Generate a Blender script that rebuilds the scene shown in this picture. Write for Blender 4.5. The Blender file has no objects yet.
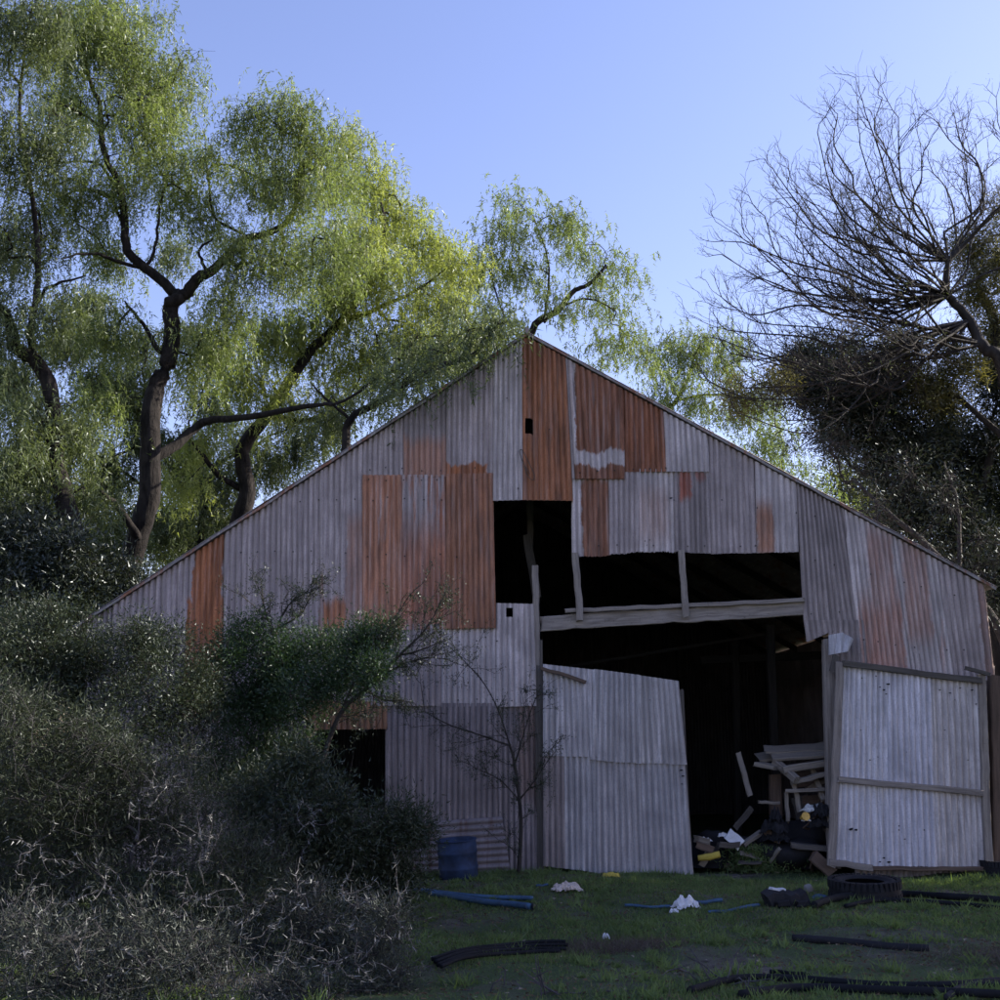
import bpy, bmesh, math, random
import numpy as np
from mathutils import Vector
R = math.radians
random.seed(7)
scene = bpy.context.scene
# ------------------------------------------------------------------ camera
F = 1082.0; PITCH = R(12.72); CH = 1.6
cd = bpy.data.cameras.new('camera'); cam = bpy.data.objects.new('camera', cd)
scene.collection.objects.link(cam); scene.camera = cam
cd.sensor_width = 36; cd.lens = 36 * F / 1000; cd.clip_end = 2000; cd.clip_start = .05
cam.location = (0, 0, CH); cam.rotation_euler = (R(90) + PITCH, 0, 0)
# ------------------------------------------------------------------ light
SUN_EL, SUN_AZ = R(31), R(74)          # azimuth from +Y towards +X
w = bpy.data.worlds.new("World"); scene.world = w; w.use_nodes = True
wn = w.node_tree; wn.nodes.clear()
sky = wn.nodes.new('ShaderNodeTexSky'); sky.sky_type = 'NISHITA'; sky.sun_disc = False
sky.sun_elevation = SUN_EL; sky.sun_rotation = SUN_AZ; sky.air_density = 1.25; sky.dust_density = 0.6; sky.ozone_density = 1.6
tint = wn.nodes.new('ShaderNodeMix'); tint.data_type = 'RGBA'; tint.blend_type = 'MULTIPLY'
tint.inputs[0].default_value = 1; tint.inputs[7].default_value = (1.05, .91, 1.12, 1)
bg = wn.nodes.new('ShaderNodeBackground'); bg.inputs[1].default_value = 0.105
wo = wn.nodes.new('ShaderNodeOutputWorld')
wn.links.new(sky.outputs[0], tint.inputs[6]); wn.links.new(tint.outputs[2], bg.inputs[0]); wn.links.new(bg.outputs[0], wo.inputs[0])
sl = bpy.data.lights.new('sun', 'SUN'); so = bpy.data.objects.new('sun', sl); scene.collection.objects.link(so)
sl.energy = 5.0; sl.angle = R(.5); sl.color = (1, .93, .80)
sd = Vector((math.sin(SUN_AZ) * math.cos(SUN_EL), math.cos(SUN_AZ) * math.cos(SUN_EL), math.sin(SUN_EL)))
so.rotation_euler = sd.to_track_quat('Z', 'Y').to_euler()
vs = scene.view_settings; vs.view_transform = 'Standard'; vs.look = 'None'; vs.gamma = 1; vs.exposure = 1.22
vs.use_curve_mapping = False
scene.render.engine = 'CYCLES'
scene.cycles.transparent_max_bounces = 4; scene.cycles.max_bounces = 5

# ------------------------------------------------------------------ helpers
cp, sp = math.cos(PITCH), math.sin(PITCH)
def ray(px, py):
    a = (px - 500) / F; b = (500 - py) / F
    return (a, cp - b * sp, sp + b * cp)
def P(px, py, Y):                                 # the photograph's point, at a real distance
    d = ray(px, py); t = Y / d[1]
    return np.array((d[0] * t, Y, CH + d[2] * t))
def hgt(x, y):
    return (.035 * np.sin(x * .9 + 1.3 * np.sin(y * .5)) + .03 * np.sin(y * 1.1 + x * .37) + .012 * np.sin(x * 3.1 + y * 2.3)
            + .01 * np.sin(y * 5.2 - x * 1.9)) * np.clip(1.2 - np.abs(y - 9) / 30, 0, 1)
def G(px, py, up=0.0):
    d = ray(px, py); z = 0.0
    for _ in range(4):
        t = (z + up - CH) / d[2]; x, y = d[0] * t, d[1] * t; z = float(hgt(x, y))
    return np.array((x, y, z + up))
def link(o, parent=None):
    scene.collection.objects.link(o)
    if parent is not None: o.parent = parent
    return o
def tag(o, label=None, cat=None, group=None, kind=None):
    if label: o['label'] = label
    if cat: o['category'] = cat
    if group: o['group'] = group
    if kind: o['kind'] = kind
    return o
def thing(name, loc, label, cat, group=None):
    o = bpy.data.objects.new(name, None); o.location = tuple(float(v) for v in loc); o.empty_display_size = .2
    link(o); return tag(o, label, cat, group)
def np_obj(name, V, faces, mat, parent=None, smooth=False, uv=None, tone=None, origin=None):
    """faces: list of int arrays (n,k). origin: world point the mesh is relative to"""
    V = np.asarray(V, dtype=np.float32).reshape(-1, 3)
    if parent is not None and origin is None: origin = np.array(root_loc(parent))
    if origin is not None: V = V - np.asarray(origin, dtype=np.float32)
    me = bpy.data.meshes.new(name)
    if not isinstance(faces, list): faces = [faces]
    faces = [np.asarray(f, dtype=np.int32) for f in faces if len(f)]
    me.vertices.add(len(V)); me.vertices.foreach_set('co', V.ravel())
    nl = sum(f.size for f in faces); npoly = sum(len(f) for f in faces)
    me.loops.add(nl); me.polygons.add(npoly)
    li = np.concatenate([f.ravel() for f in faces]); me.loops.foreach_set('vertex_index', li)
    tot = np.concatenate([np.full(len(f), f.shape[1], dtype=np.int32) for f in faces])
    st = np.concatenate([[0], np.cumsum(tot)[:-1]]).astype(np.int32)
    me.polygons.foreach_set('loop_start', st); me.polygons.foreach_set('loop_total', tot)
    me.polygons.foreach_set('use_smooth', np.full(npoly, smooth))
    if uv is not None:
        l = me.uv_layers.new(name='UVMap'); l.data.foreach_set('uv', np.asarray(uv, dtype=np.float32)[li].ravel())
    if tone is not None:
        a = me.attributes.new('tone', 'FLOAT', 'POINT'); a.data.foreach_set('value', np.asarray(tone, dtype=np.float32))
    me.update(calc_edges=True); me.validate()
    me.materials.append(mat)
    o = bpy.data.objects.new(name, me); link(o, parent)
    if parent is None and origin is not None: o.location = tuple(float(v) for v in origin)
    return o
def root_loc(o):
    l = np.array(o.location)
    while o.parent is not None: o = o.parent; l = l + np.array(o.location)
    return l
class MB:
    def __init__(s): s.v = []; s.q = []; s.t = []; s.uv = []; s.n = 0
    def add(s, V, q=None, t=None, uv=None):
        V = np.asarray(V, float).reshape(-1, 3)
        if q is not None and len(q): s.q.append(np.asarray(q) + s.n)
        if t is not None and len(t): s.t.append(np.asarray(t) + s.n)
        s.v.append(V); s.uv.append(np.zeros((len(V), 2)) if uv is None else np.asarray(uv)); s.n += len(V)
    def build(s, name, mat, parent=None, smooth=False, origin=None):
        fs = []
        if s.q: fs.append(np.concatenate(s.q))
        if s.t: fs.append(np.concatenate(s.t))
        V = np.concatenate(s.v)
        if parent is None and origin is None:
            origin = V.mean(0); origin[2] = V[:, 2].min()
        return np_obj(name, V, fs, mat, parent, smooth, uv=np.concatenate(s.uv), origin=origin)
def unit(v): return v / (np.linalg.norm(v) + 1e-9)
def tube(mb, pts, radii, sides=6, cap=True, ridge=None):
    pts = np.asarray(pts, float); n = len(pts); radii = np.broadcast_to(radii, (n,)).astype(float)
    T = np.gradient(pts, axis=0); T /= (np.linalg.norm(T, axis=1, keepdims=True) + 1e-9)
    ref = np.array((0.31, 0.17, 0.94)) if abs(T[:, 2]).mean() < .8 else np.array((.9, .3, .1))
    A = np.cross(T, ref); A /= (np.linalg.norm(A, axis=1, keepdims=True) + 1e-9); B = np.cross(T, A)
    th = np.linspace(0, 2 * math.pi, sides, endpoint=False)
    V = pts[:, None, :] + radii[:, None, None] * (np.cos(th)[None, :, None] * A[:, None, :] + np.sin(th)[None, :, None] * B[:, None, :])
    i = np.arange(n - 1)[:, None] * sides; j = np.arange(sides)[None, :]; k = (j + 1) % sides
    q = np.stack([i + j, i + k, i + sides + k, i + sides + j], -1).reshape(-1, 4)
    L = np.concatenate([[0], np.cumsum(np.linalg.norm(np.diff(pts, axis=0), axis=1))])
    uv = np.stack([np.repeat(L, sides), np.tile(th * .05, n)], -1)
    V = V.reshape(-1, 3)
    if cap and sides >= 4:
        V = np.concatenate([V, pts[[0, -1]]]); uv = np.concatenate([uv, uv[:2]])
        a, b = n * sides, n * sides + 1
        t = [(a, (x + 1) % sides, x) for x in range(sides)] + [(b, (n - 1) * sides + x, (n - 1) * sides + (x + 1) % sides) for x in range(sides)]
        mb.add(V, q, t, uv)
    else: mb.add(V, q, None, uv)
def spline(pts, n=8):
    pts = [np.asarray(p, float) for p in pts]
    if len(pts) < 3: return np.array([pts[0] + (pts[-1] - pts[0]) * t for t in np.linspace(0, 1, n)])
    Pp = [2 * pts[0] - pts[1]] + pts + [2 * pts[-1] - pts[-2]]; out = []
    for i in range(1, len(Pp) - 2):
        a, b, c, d = Pp[i - 1:i + 3]
        for t in np.linspace(0, 1, n, endpoint=False):
            out.append(.5 * (2 * b + (c - a) * t + (2 * a - 5 * b + 4 * c - d) * t * t + (3 * b - a - 3 * c + d) * t ** 3))
    out.append(Pp[-2]); return np.array(out)
def plank(mb, p0, p1, w, th, wdir=(0, 0, 1), wob=.004, seg=6, taper=1.0, seed=None):
    """a board from p0 to p1; w along wdir, th across"""
    p0, p1 = np.asarray(p0, float), np.asarray(p1, float); T = unit(p1 - p0)
    W = np.asarray(wdir, float); W = unit(W - T * W.dot(T)); N = np.cross(T, W); L = np.linalg.norm(p1 - p0)
    rg = np.random.default_rng(seed if seed is not None else int(abs(p0[0] * 977 + p1[2] * 331 + L * 57)) % 99991)
    V = []; uv = []
    c = min(w, th) * .12
    prof = [(-1, -1, 1, 0), (-1, -1, 0, 1), (-1, 1, 0, -1), (-1, 1, 1, 0), (1, 1, -1, 0), (1, 1, 0, -1), (1, -1, 0, 1), (1, -1, -1, 0)]
    u0 = rg.random() * 30
    for i in range(seg + 1):
        t = i / seg; cc = p0 + (p1 - p0) * t + W * rg.normal(0, wob) + N * rg.normal(0, wob)
        s = 1 + (taper - 1) * t
        for k, (a, b, da, db) in enumerate(prof):
            V.append(cc + W * (a * w / 2 * s + da * c + rg.normal(0, wob * .35)) + N * (b * th / 2 * s + db * c) + (T * rg.normal(0, wob * 2) if i in (0, seg) else 0))
            uv.append((u0 + t * L, (k + .5) / 8 * 2 * (w + th)))
    q = [(i * 8 + k, i * 8 + (k + 1) % 8, (i + 1) * 8 + (k + 1) % 8, (i + 1) * 8 + k) for i in range(seg) for k in range(8)]
    n = len(V); V.append(np.mean(V[:8], 0)); V.append(np.mean(V[-9:-1], 0)); uv += [(u0, 0), (u0 + L, 0)]
    t = [(n, (k + 1) % 8, k) for k in range(8)] + [(n + 1, seg * 8 + k, seg * 8 + (k + 1) % 8) for k in range(8)]
    mb.add(V, q, t, uv)

# ------------------------------------------------------------------ materials
def newmat(name):
    m = bpy.data.materials.new(name); m.use_nodes = True; nt = m.node_tree; nt.nodes.clear()
    return m, nt, nt.nodes, nt.links
def N(nt, typ, **kw):
    n = nt.nodes.new(typ)
    for k, v in kw.items(): setattr(n, k, v)
    return n
def setv(nt, sock, v):
    if hasattr(v, 'is_output') or isinstance(v, bpy.types.NodeSocket): nt.links.new(v, sock)
    elif v is not None: sock.default_value = v
def mth(nt, op, a, b=None, clamp=False):
    n = N(nt, 'ShaderNodeMath', operation=op); n.use_clamp = clamp; setv(nt, n.inputs[0], a)
    if b is not None: setv(nt, n.inputs[1], b)
    return n.outputs[0]
def mixc(nt, f, a, b, bt='MIX'):
    n = N(nt, 'ShaderNodeMix', data_type='RGBA', blend_type=bt); setv(nt, n.inputs[0], f)
    setv(nt, n.inputs[6], a if not isinstance(a, tuple) else (*a[:3], 1)); setv(nt, n.inputs[7], b if not isinstance(b, tuple) else (*b[:3], 1)); return n.outputs[2]
def noise(nt, vec, scale, detail=4, rough=.55, dist=0):
    n = N(nt, 'ShaderNodeTexNoise'); setv(nt, n.inputs['Vector'], vec); n.inputs['Scale'].default_value = scale
    n.inputs['Detail'].default_value = detail; n.inputs['Roughness'].default_value = rough; n.inputs['Distortion'].default_value = dist
    return n.outputs[0]
def mapping(nt, vec, loc=(0, 0, 0), sc=(1, 1, 1)):
    n = N(nt, 'ShaderNodeMapping'); nt.links.new(vec, n.inputs[0]); n.inputs[1].default_value = loc; n.inputs[3].default_value = sc; return n.outputs[0]
def mr(nt, v, a, b, c=0., d=1., smooth=False):
    n = N(nt, 'ShaderNodeMapRange'); n.interpolation_type = 'SMOOTHSTEP' if smooth else 'LINEAR'; setv(nt, n.inputs[0], v)
    n.inputs[1].default_value = a; n.inputs[2].default_value = b; n.inputs[3].default_value = c; n.inputs[4].default_value = d; return n.outputs[0]
def bumpn(nt, h, s=.3, d=.01):
    n = N(nt, 'ShaderNodeBump'); n.inputs['Strength'].default_value = s; n.inputs['Distance'].default_value = d; setv(nt, n.inputs['Height'], h); return n.outputs[0]
def princ(nt, col, rough=.8, metal=0., normal=None, spec=.5):
    p = N(nt, 'ShaderNodeBsdfPrincipled'); o = N(nt, 'ShaderNodeOutputMaterial'); setv(nt, p.inputs['Base Color'], (*col[:3], 1) if isinstance(col, tuple) else col)
    setv(nt, p.inputs['Roughness'], rough); setv(nt, p.inputs['Metallic'], metal); p.inputs['Specular IOR Level'].default_value = spec
    if normal is not None: nt.links.new(normal, p.inputs['Normal'])
    nt.links.new(p.outputs[0], o.inputs[0]); return p

BY = 14.5                                   # the barn's front wall
BARN_LOC = np.array((0.6, BY, 0.0))
def zone_world(z):                          # pixel rect on the front -> barn metres
    x0, y0, x1, y1 = z; a = P(x0, y1, BY) - BARN_LOC; b = P(x1, y0, BY) - BARN_LOC
    return a[0], b[0], a[2], b[2]
def steel(name, grey=(.30, .285, .33), dark=.72, rust=0., rustcol=(.27, .105, .05), zones=(), seed=0, rough=.62, streak=1., pale=0.):
    m, nt, nd, lk = newmat(name)
    tc = N(nt, 'ShaderNodeTexCoord'); ob = mapping(nt, tc.outputs['Object'], loc=(seed * 3.7, seed * 1.3, seed * 2.1))
    sep = N(nt, 'ShaderNodeSeparateXYZ'); lk.new(tc.outputs['Object'], sep.inputs[0])
    st = noise(nt, mapping(nt, ob, sc=(9, 2, .55)), 1, 5, .6)
    st2 = noise(nt, mapping(nt, ob, sc=(26, 2, 1.2)), 1, 4, .6)
    fine = noise(nt, ob, 38, 5, .7); blot = noise(nt, ob, 2.3, 4, .6)
    g2 = tuple(c * dark for c in grey)
    col = mixc(nt, mr(nt, st, .36, .64), g2, grey)
    col = mixc(nt, mr(nt, st2, .48, .66, 0, .6 * streak), col, tuple(min(1, c * 1.5 + .03) for c in grey))
    col = mixc(nt, mr(nt, fine, .48, .72, 0, .55), col, tuple(c * .45 for c in grey))
    col = mixc(nt, mr(nt, blot, .46, .70, 0, .65), col, tuple(c * .58 for c in grey))
    if pale: col = mixc(nt, mr(nt, noise(nt, mapping(nt, ob, sc=(14, 3, 2.2)), 1, 5, .75), .53, .63, 0, pale), col, (.62, .58, .58))
    # rust
    rn = noise(nt, mapping(nt, ob, sc=(7, 2, .8)), 1, 6, .65); rn2 = noise(nt, ob, 5, 6, .7)
    base = mr(nt, rn, .74 - .5 * rust, .86 - .5 * rust, 0, .9 if rust > .3 else .6) if rust > 0 else None
    tot = base
    wx = mth(nt, 'ADD', sep.outputs[0], mth(nt, 'MULTIPLY', mth(nt, 'SUBTRACT', rn2, .5), .16))
    wz = mth(nt, 'ADD', sep.outputs[2], mth(nt, 'MULTIPLY', mth(nt, 'SUBTRACT', rn, .5), .42))
    for zz in zones:
        x0, x1, z0, z1 = zone_world(zz[:4]); am = zz[4] if len(zz) > 4 else 1; sx = (zz[5] if len(zz) > 5 else .02) * .6; sz = (zz[6] if len(zz) > 6 else .1) * .6
        a = mth(nt, 'MULTIPLY', mr(nt, wx, x0 - sx, x0 + sx, smooth=True), mr(nt, wx, x1 - sx, x1 + sx, 1, 0, smooth=True))
        b = mth(nt, 'MULTIPLY', mr(nt, wz, z0 - sz, z0 + sz, smooth=True), mr(nt, wz, z1 - sz, z1 + sz, 1, 0, smooth=True))
        zf = mth(nt, 'MULTIPLY', mth(nt, 'MULTIPLY', a, b), am)
        tot = zf if tot is None else mth(nt, 'MAXIMUM', tot, zf)
    if tot is not None:
        rv = noise(nt, mapping(nt, ob, sc=(13, 2, 1.6)), 1, 6, .65)
        rc = mixc(nt, mr(nt, rv, .35, .65), tuple(c * .5 for c in rustcol), tuple(c * 1.25 for c in rustcol))
        rc = mixc(nt, mr(nt, fine, .45, .75, 0, .6), rc, tuple(c * .45 for c in rustcol))
        rc = mixc(nt, mr(nt, st2, .5, .68, 0, .5), rc, tuple(.55 * g + .45 * c for g, c in zip(grey, rustcol)))
        col = mixc(nt, tot, col, rc)
    h = mth(nt, 'ADD', mth(nt, 'MULTIPLY', fine, .4), blot)
    rr = mr(nt, blot, .3, .7, rough - .08, rough + .12)
    princ(nt, col, rr, .12, bumpn(nt, h, .35, .004), .4)
    return m
def wood(name, c1=(.27, .245, .225), c2=(.12, .105, .10), rough=.85):
    m, nt, nd, lk = newmat(name); uvn = N(nt, 'ShaderNodeUVMap').outputs[0]
    g = noise(nt, mapping(nt, uvn, sc=(2.0, 60, 1)), 1, 6, .65, .4); g2 = noise(nt, mapping(nt, uvn, sc=(.7, 9, 1)), 1, 4, .6)
    f = noise(nt, N(nt, 'ShaderNodeTexCoord').outputs['Object'], 30, 4, .6)
    col = mixc(nt, mr(nt, g, .32, .68), c2, c1); col = mixc(nt, mr(nt, g2, .4, .7, 0, .55), col, tuple(c * 1.2 for c in c2))
    col = mixc(nt, mr(nt, f, .6, .75, 0, .6), col, tuple(c * .5 for c in c2))
    princ(nt, col, rough, 0, bumpn(nt, g, .7, .006), .25); return m
def plain(name, col, rough=.7, var=.35, sc=12, spec=.4, bump=.3, metal=0):
    m, nt, nd, lk = newmat(name); ob = N(nt, 'ShaderNodeTexCoord').outputs['Object']
    n1 = noise(nt, ob, sc, 5, .65); n2 = noise(nt, ob, sc * 5, 3, .6)
    c = mixc(nt, mr(nt, n1, .35, .7), tuple(x * (1 - var) for x in col), tuple(min(1, x * (1 + var * .5)) for x in col))
    c = mixc(nt, mr(nt, n2, .58, .75, 0, .5), c, tuple(x * .5 + .003 for x in col))
    princ(nt, c, rough, metal, bumpn(nt, n1, bump, .01), spec); return m
def bark(name, c1, c2, sc=6):
    m, nt, nd, lk = newmat(name); ob = N(nt, 'ShaderNodeTexCoord').outputs['Object']
    n1 = noise(nt, mapping(nt, ob, sc=(sc, sc, sc * .3)), 1, 6, .7, .5); n2 = noise(nt, ob, 1.7, 3)
    c = mixc(nt, mr(nt, n1, .38, .62), c2, c1); c = mixc(nt, mr(nt, n2, .45, .7, 0, .5), c, c2)
    princ(nt, c, .92, 0, bumpn(nt, n1, 1, .05), .2); return m
def leaf(name, c1, c2, c3=None, trans=.45, tcol=None, clump=.9, gloss=.06):
    m, nt, nd, lk = newmat(name); at = N(nt, 'ShaderNodeAttribute', attribute_name='tone').outputs['Fac']
    ob = N(nt, 'ShaderNodeTexCoord').outputs['Object']
    big = noise(nt, ob, clump, 3, .5)
    f = mth(nt, 'ADD', mth(nt, 'MULTIPLY', at, .6), mr(nt, big, .3, .7, 0, .4), True)
    c = mixc(nt, f, c1, c2)
    if c3: c = mixc(nt, mr(nt, at, .93, .96), c, c3)  # third tone on a few leaves; paints highlights on trees and shrubs
    tc = mixc(nt, 1.0, c, tcol or (1.25, 1.2, .55), 'MULTIPLY')
    d = N(nt, 'ShaderNodeBsdfDiffuse'); lk.new(c, d.inputs[0]); t = N(nt, 'ShaderNodeBsdfTranslucent'); lk.new(tc, t.inputs[0])
    g = N(nt, 'ShaderNodeBsdfGlossy'); g.inputs['Roughness'].default_value = .42; g.inputs[0].default_value = (.8, .85, .9, 1)
    mx = N(nt, 'ShaderNodeMixShader'); mx.inputs[0].default_value = trans; lk.new(d.outputs[0], mx.inputs[1]); lk.new(t.outputs[0], mx.inputs[2])
    mg = N(nt, 'ShaderNodeMixShader'); mg.inputs[0].default_value = gloss; lk.new(mx.outputs[0], mg.inputs[1]); lk.new(g.outputs[0], mg.inputs[2])
    o = N(nt, 'ShaderNodeOutputMaterial'); lk.new(mg.outputs[0], o.inputs[0]); return m

WOOD = wood('weathered_wood', (.33, .29, .265), (.13, .11, .10)); WOOD_D = wood('dark_wood', (.13, .115, .105), (.055, .048, .045)); WOOD_I = wood('shade_dark_wood', (.05, .045, .042), (.02, .018, .017)); WOOD_B = wood('brown_wood', (.16, .11, .085), (.07, .05, .04))  # the interior wood has the barn's inside shade put into its colour
WOOD_P = wood('pile_wood', (.33, .29, .25), (.13, .11, .095))
BLACK_PVC = plain('black_plastic', (.010, .011, .014), .8, .4, 8, .15); RUBBER = plain('rubber', (.017, .017, .021), .8, .4, 10, .2, .5)
BLUE_PVC = plain('blue_pipe', (.035, .085, .16), .6, .45, 9); BLUE = plain('blue_drum', (.016, .034, .085), .75, .6, 5)
WHITE = plain('white_plastic', (.62, .62, .66), .5, .25, 9); CLOTH = plain('pale_cloth', (.50, .42, .38), .9, .35, 14)
YELLOW = plain('yellow_plastic', (.50, .38, .06), .6, .3, 9); DIRTYGREY = plain('dirty_stone', (.20, .19, .18), .9, .4, 7)
BLACKM = plain('black_cloth', (.012, .012, .017), .85, .4, 9)

# ------------------------------------------------------------------ ground
def ground():
    m, nt, nd, lk = newmat('dirt_and_grass'); ob = N(nt, 'ShaderNodeTexCoord').outputs['Object']
    n1 = noise(nt, ob, .9, 5, .6); n2 = noise(nt, ob, 9, 6, .7); n3 = noise(nt, ob, 45, 4, .7)
    c = mixc(nt, mr(nt, n2, .35, .65), (.06, .052, .047), (.19, .165, .148))
    c = mixc(nt, mr(nt, mth(nt, 'ADD', n1, mth(nt, 'MULTIPLY', n2, .35)), .52, .72), c, (.065, .095, .042))
    c = mixc(nt, mr(nt, n3, .6, .75, 0, .5), c, (.14, .12, .10))
    princ(nt, c, .95, 0, bumpn(nt, mth(nt, 'ADD', n2, n3), .9, .04), .15)
    xs = np.unique(np.concatenate([np.linspace(-10, 10, 161), np.linspace(-60, 60, 41), np.array([-900, -400, -150, 150, 400, 900])]))
    ys = np.unique(np.concatenate([np.linspace(-4, 18, 177), np.linspace(-60, 90, 51), np.array([-900, -400, -150, 150, 400, 900])]))
    X, Y = np.meshgrid(xs, ys); Z = hgt(X, Y) + np.random.default_rng(1).normal(0, .006, X.shape)
    V = np.stack([X, Y, Z], -1).reshape(-1, 3); nx = len(xs); i = np.arange(len(ys) - 1)[:, None] * nx + np.arange(nx - 1)[None, :]
    q = np.stack([i, i + 1, i + nx + 1, i + nx], -1).reshape(-1, 4)
    o = np_obj('ground', V, q, m, smooth=True); tag(o, kind='structure')
ground()

# ------------------------------------------------------------------ barn
barn = thing('barn', BARN_LOC, 'tall rusty corrugated iron barn with a gable front and broken openings', 'barn')
PITCHM = .0762
def sheet(name, bl, br, tr, tl, mat, Y=BY, parent=None, top=None, bottom=None, hole=None, rag=0., horizontal=False, amp=.0168, dent=.006, Y2=None, seed=None, rows=10):
    """corrugated sheet between a bottom and a top edge given as points of the photo on the barn's front plane;
    top / bottom: extra points along that edge; hole=(x0,y0,x1,y1)"""
    parent = parent or barn
    bot = [bl] + list(bottom or []) + [br]; tp = [tl] + list(top or []) + [tr]
    def poly(pts):
        W = np.array([P(x, y, Y) for x, y in pts]); s = np.array([x for x, y in pts], float)
        s = (s - s[0]) / (s[-1] - s[0]); return s, W
    sb, Wb = poly(bot); stt, Wt = poly(tp)
    if horizontal:                                           # ridges run across
        H = np.linalg.norm(Wt[0] - Wb[0]); n = max(4, int(H / PITCHM * 10)); cols = 12
        u = np.linspace(0, 1, cols + 1); v = np.linspace(0, 1, n + 1)
    else:
        wd = np.linalg.norm(Wb[-1] - Wb[0]); n = 10 * max(1, int(round(wd / PITCHM))); u = np.linspace(0, 1, n + 1)
        v = np.linspace(0, 1, rows + 1)
    ev = lambda s, W, u: np.stack([np.interp(u, s, W[:, k]) for k in range(3)], -1)
    Bp, Tp = ev(sb, Wb, u), ev(stt, Wt, u)
    rg = np.random.default_rng(seed if seed is not None else int(bl[0] * 13 + bl[1] * 7 + tl[1]) % 99991)
    if rag: Bp[:, 2] += rg.normal(0, rag, len(u)) + rag * 1.2 * np.sin(u * 9 + rg.random() * 6)
    if hole:
        z0, z1 = P(hole[0], hole[3], Y)[2], P(hole[0], hole[1], Y)[2]; hm = Bp[len(u) // 2][2], Tp[len(u) // 2][2]
        hv = [(z0 - hm[0]) / (hm[1] - hm[0]), (z1 - hm[0]) / (hm[1] - hm[0])]; v = np.unique(np.concatenate([v, hv]))
    V = Bp[None] + (Tp - Bp)[None] * v[:, None, None]
    X, Z = V[..., 0], V[..., 2]
    ph = rg.random() * 6
    dd = dent * (np.sin(X * 5.1 + ph) * np.sin(Z * 2.7 + ph * 2) + .6 * np.sin(X * 11 + Z * 3 + ph))
    prof = lambda q: amp * (1 - 2 * np.abs(np.sin(q * math.pi)) ** .85)         # broad crests, tight valleys
    if horizontal: V[..., 1] += prof(v[:, None] * (n / 10)) + dd
    else: V[..., 1] += prof(u[None, :] * (n / 10)) + dd
    if Y2 is not None: V[..., 1] += (Y2 - Y) * u[None, :]
    V[..., 0] += rg.normal(0, .0012, V.shape[:2])
    nu = len(u); i = np.arange(len(v) - 1)[:, None] * nu + np.arange(nu - 1)[None, :]
    q = np.stack([i, i + 1, i + nu + 1, i + nu], -1)
    if hole:
        xa, xb = P(hole[0], hole[1], Y)[0], P(hole[2], hole[1], Y)[0]
        cx = (V[:-1, :-1, 0] + V[1:, 1:, 0]) / 2; cz = (V[:-1, :-1, 2] + V[1:, 1:, 2]) / 2
        keep = ~((cx > xa) & (cx < xb) & (cz > z0 - .01) & (cz < z1 + .01)); q = q[keep]
    return np_obj(name, V.reshape(-1, 3), q.reshape(-1, 4), mat, parent, smooth=True)
# roof line of the photo
LR = [(85, 622), (527, 335)]; RR = [(527, 335), (985, 584)]
def rl(x):
    if x <= 527: return 622 + (335 - 622) * (x - 85) / (527 - 85)
    return 335 + (584 - 335) * (x - 527) / (985 - 527)
g0 = (.375, .315, .315); gl = (.48, .42, .42); gd = (.285, .24, .24); gb = (.45, .42, .435); gx = (.25, .212, .222)
RO = (.37, .14, .06); RD = (.24, .10, .055); RL = (.42, .18, .095)
def S(x0b, yb0, x1b, yb1, x0t, x1t, mat, dy=0, t=None, **kw):
    """sheet reaching the roof line unless t gives the top heights"""
    yt0, yt1 = t if t else (rl(x0t) + 2, rl(x1t) + 2)
    tp = None
    if not t and x0t < 527 < x1t: tp = [(527, rl(527) + 2)]
    return sheet('wall_sheet', (x0b, yb0), (x1b, yb1), (x1t, yt1), (x0t, yt0), mat, Y=BY + dy * 1.8, top=tp, **kw)
n_ = [0]
def M(**kw):
    n_[0] += 1; return steel('iron_%d' % n_[0], seed=n_[0], **kw)
# --- upper left, long sheets to the roof
S(80, 880, 112, 880, 86, 112, M(grey=gx), .006)
S(112, 880, 166, 880, 112, 167, M(grey=g0, rust=.1), 0)
S(164, 880, 222, 880, 165, 224, M(grey=g0, rustcol=RO, zones=[(189, 520, 226, 640), (180, 600, 226, 720), (182, 540, 190, 700, .5)]), .006)
S(222, 704, 281, 704, 224, 282, M(grey=g0), 0, rag=.002)
S(281, 640, 325, 636, 281, 324, M(grey=g0, zones=[(318, 575, 340, 640, .55)]), -.006, rag=.002)
S(322, 628, 364, 628, 322, 363, M(grey=g0, rustcol=RL, zones=[(322, 600, 346, 640, 1, .02, .15), (344, 520, 366, 640, .45, .03, .3)]), 0, rag=.002)
S(362, 478, 404, 477, 362, 404, M(grey=g0), .006)
S(403, 478, 447, 477, 403, 446, M(grey=gd, zones=[(402, 440, 448, 480, .6, .05, .2)], rustcol=RL), 0)
S(446, 477, 494, 475, 446, 494, M(grey=g0, rustcol=RO, zones=[(446, 466, 488, 480, 1, .03, .03)]), -.006)
S(492, 501, 524, 500, 493, 523, M(grey=gl, streak=1.3), -.012)
S(522, 500, 573, 501, 522, 566, M(grey=g0, rust=1, rustcol=(.31, .125, .06), zones=[(515, 320, 580, 510, 1)]), -.018, hole=(525, 423, 533, 432))
S(571, 479, 581, 479, 564, 573, M(grey=gd), -.008)
S(575, 479, 625, 479, 567, 624, M(grey=gl, rustcol=RD, zones=[(576, 330, 628, 452, 1, .02, .04), (572, 467, 628, 485, 1, .02, .03), (560, 350, 572, 420, .3)]), -.014)
S(624, 472, 667, 472, 624, 664, M(grey=g0, rust=1, rustcol=(.26, .10, .05), zones=[(615, 300, 675, 480, 1)]), -.006)
S(666, 472, 710, 472, 663, 708, M(grey=gl), -.012)
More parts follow.
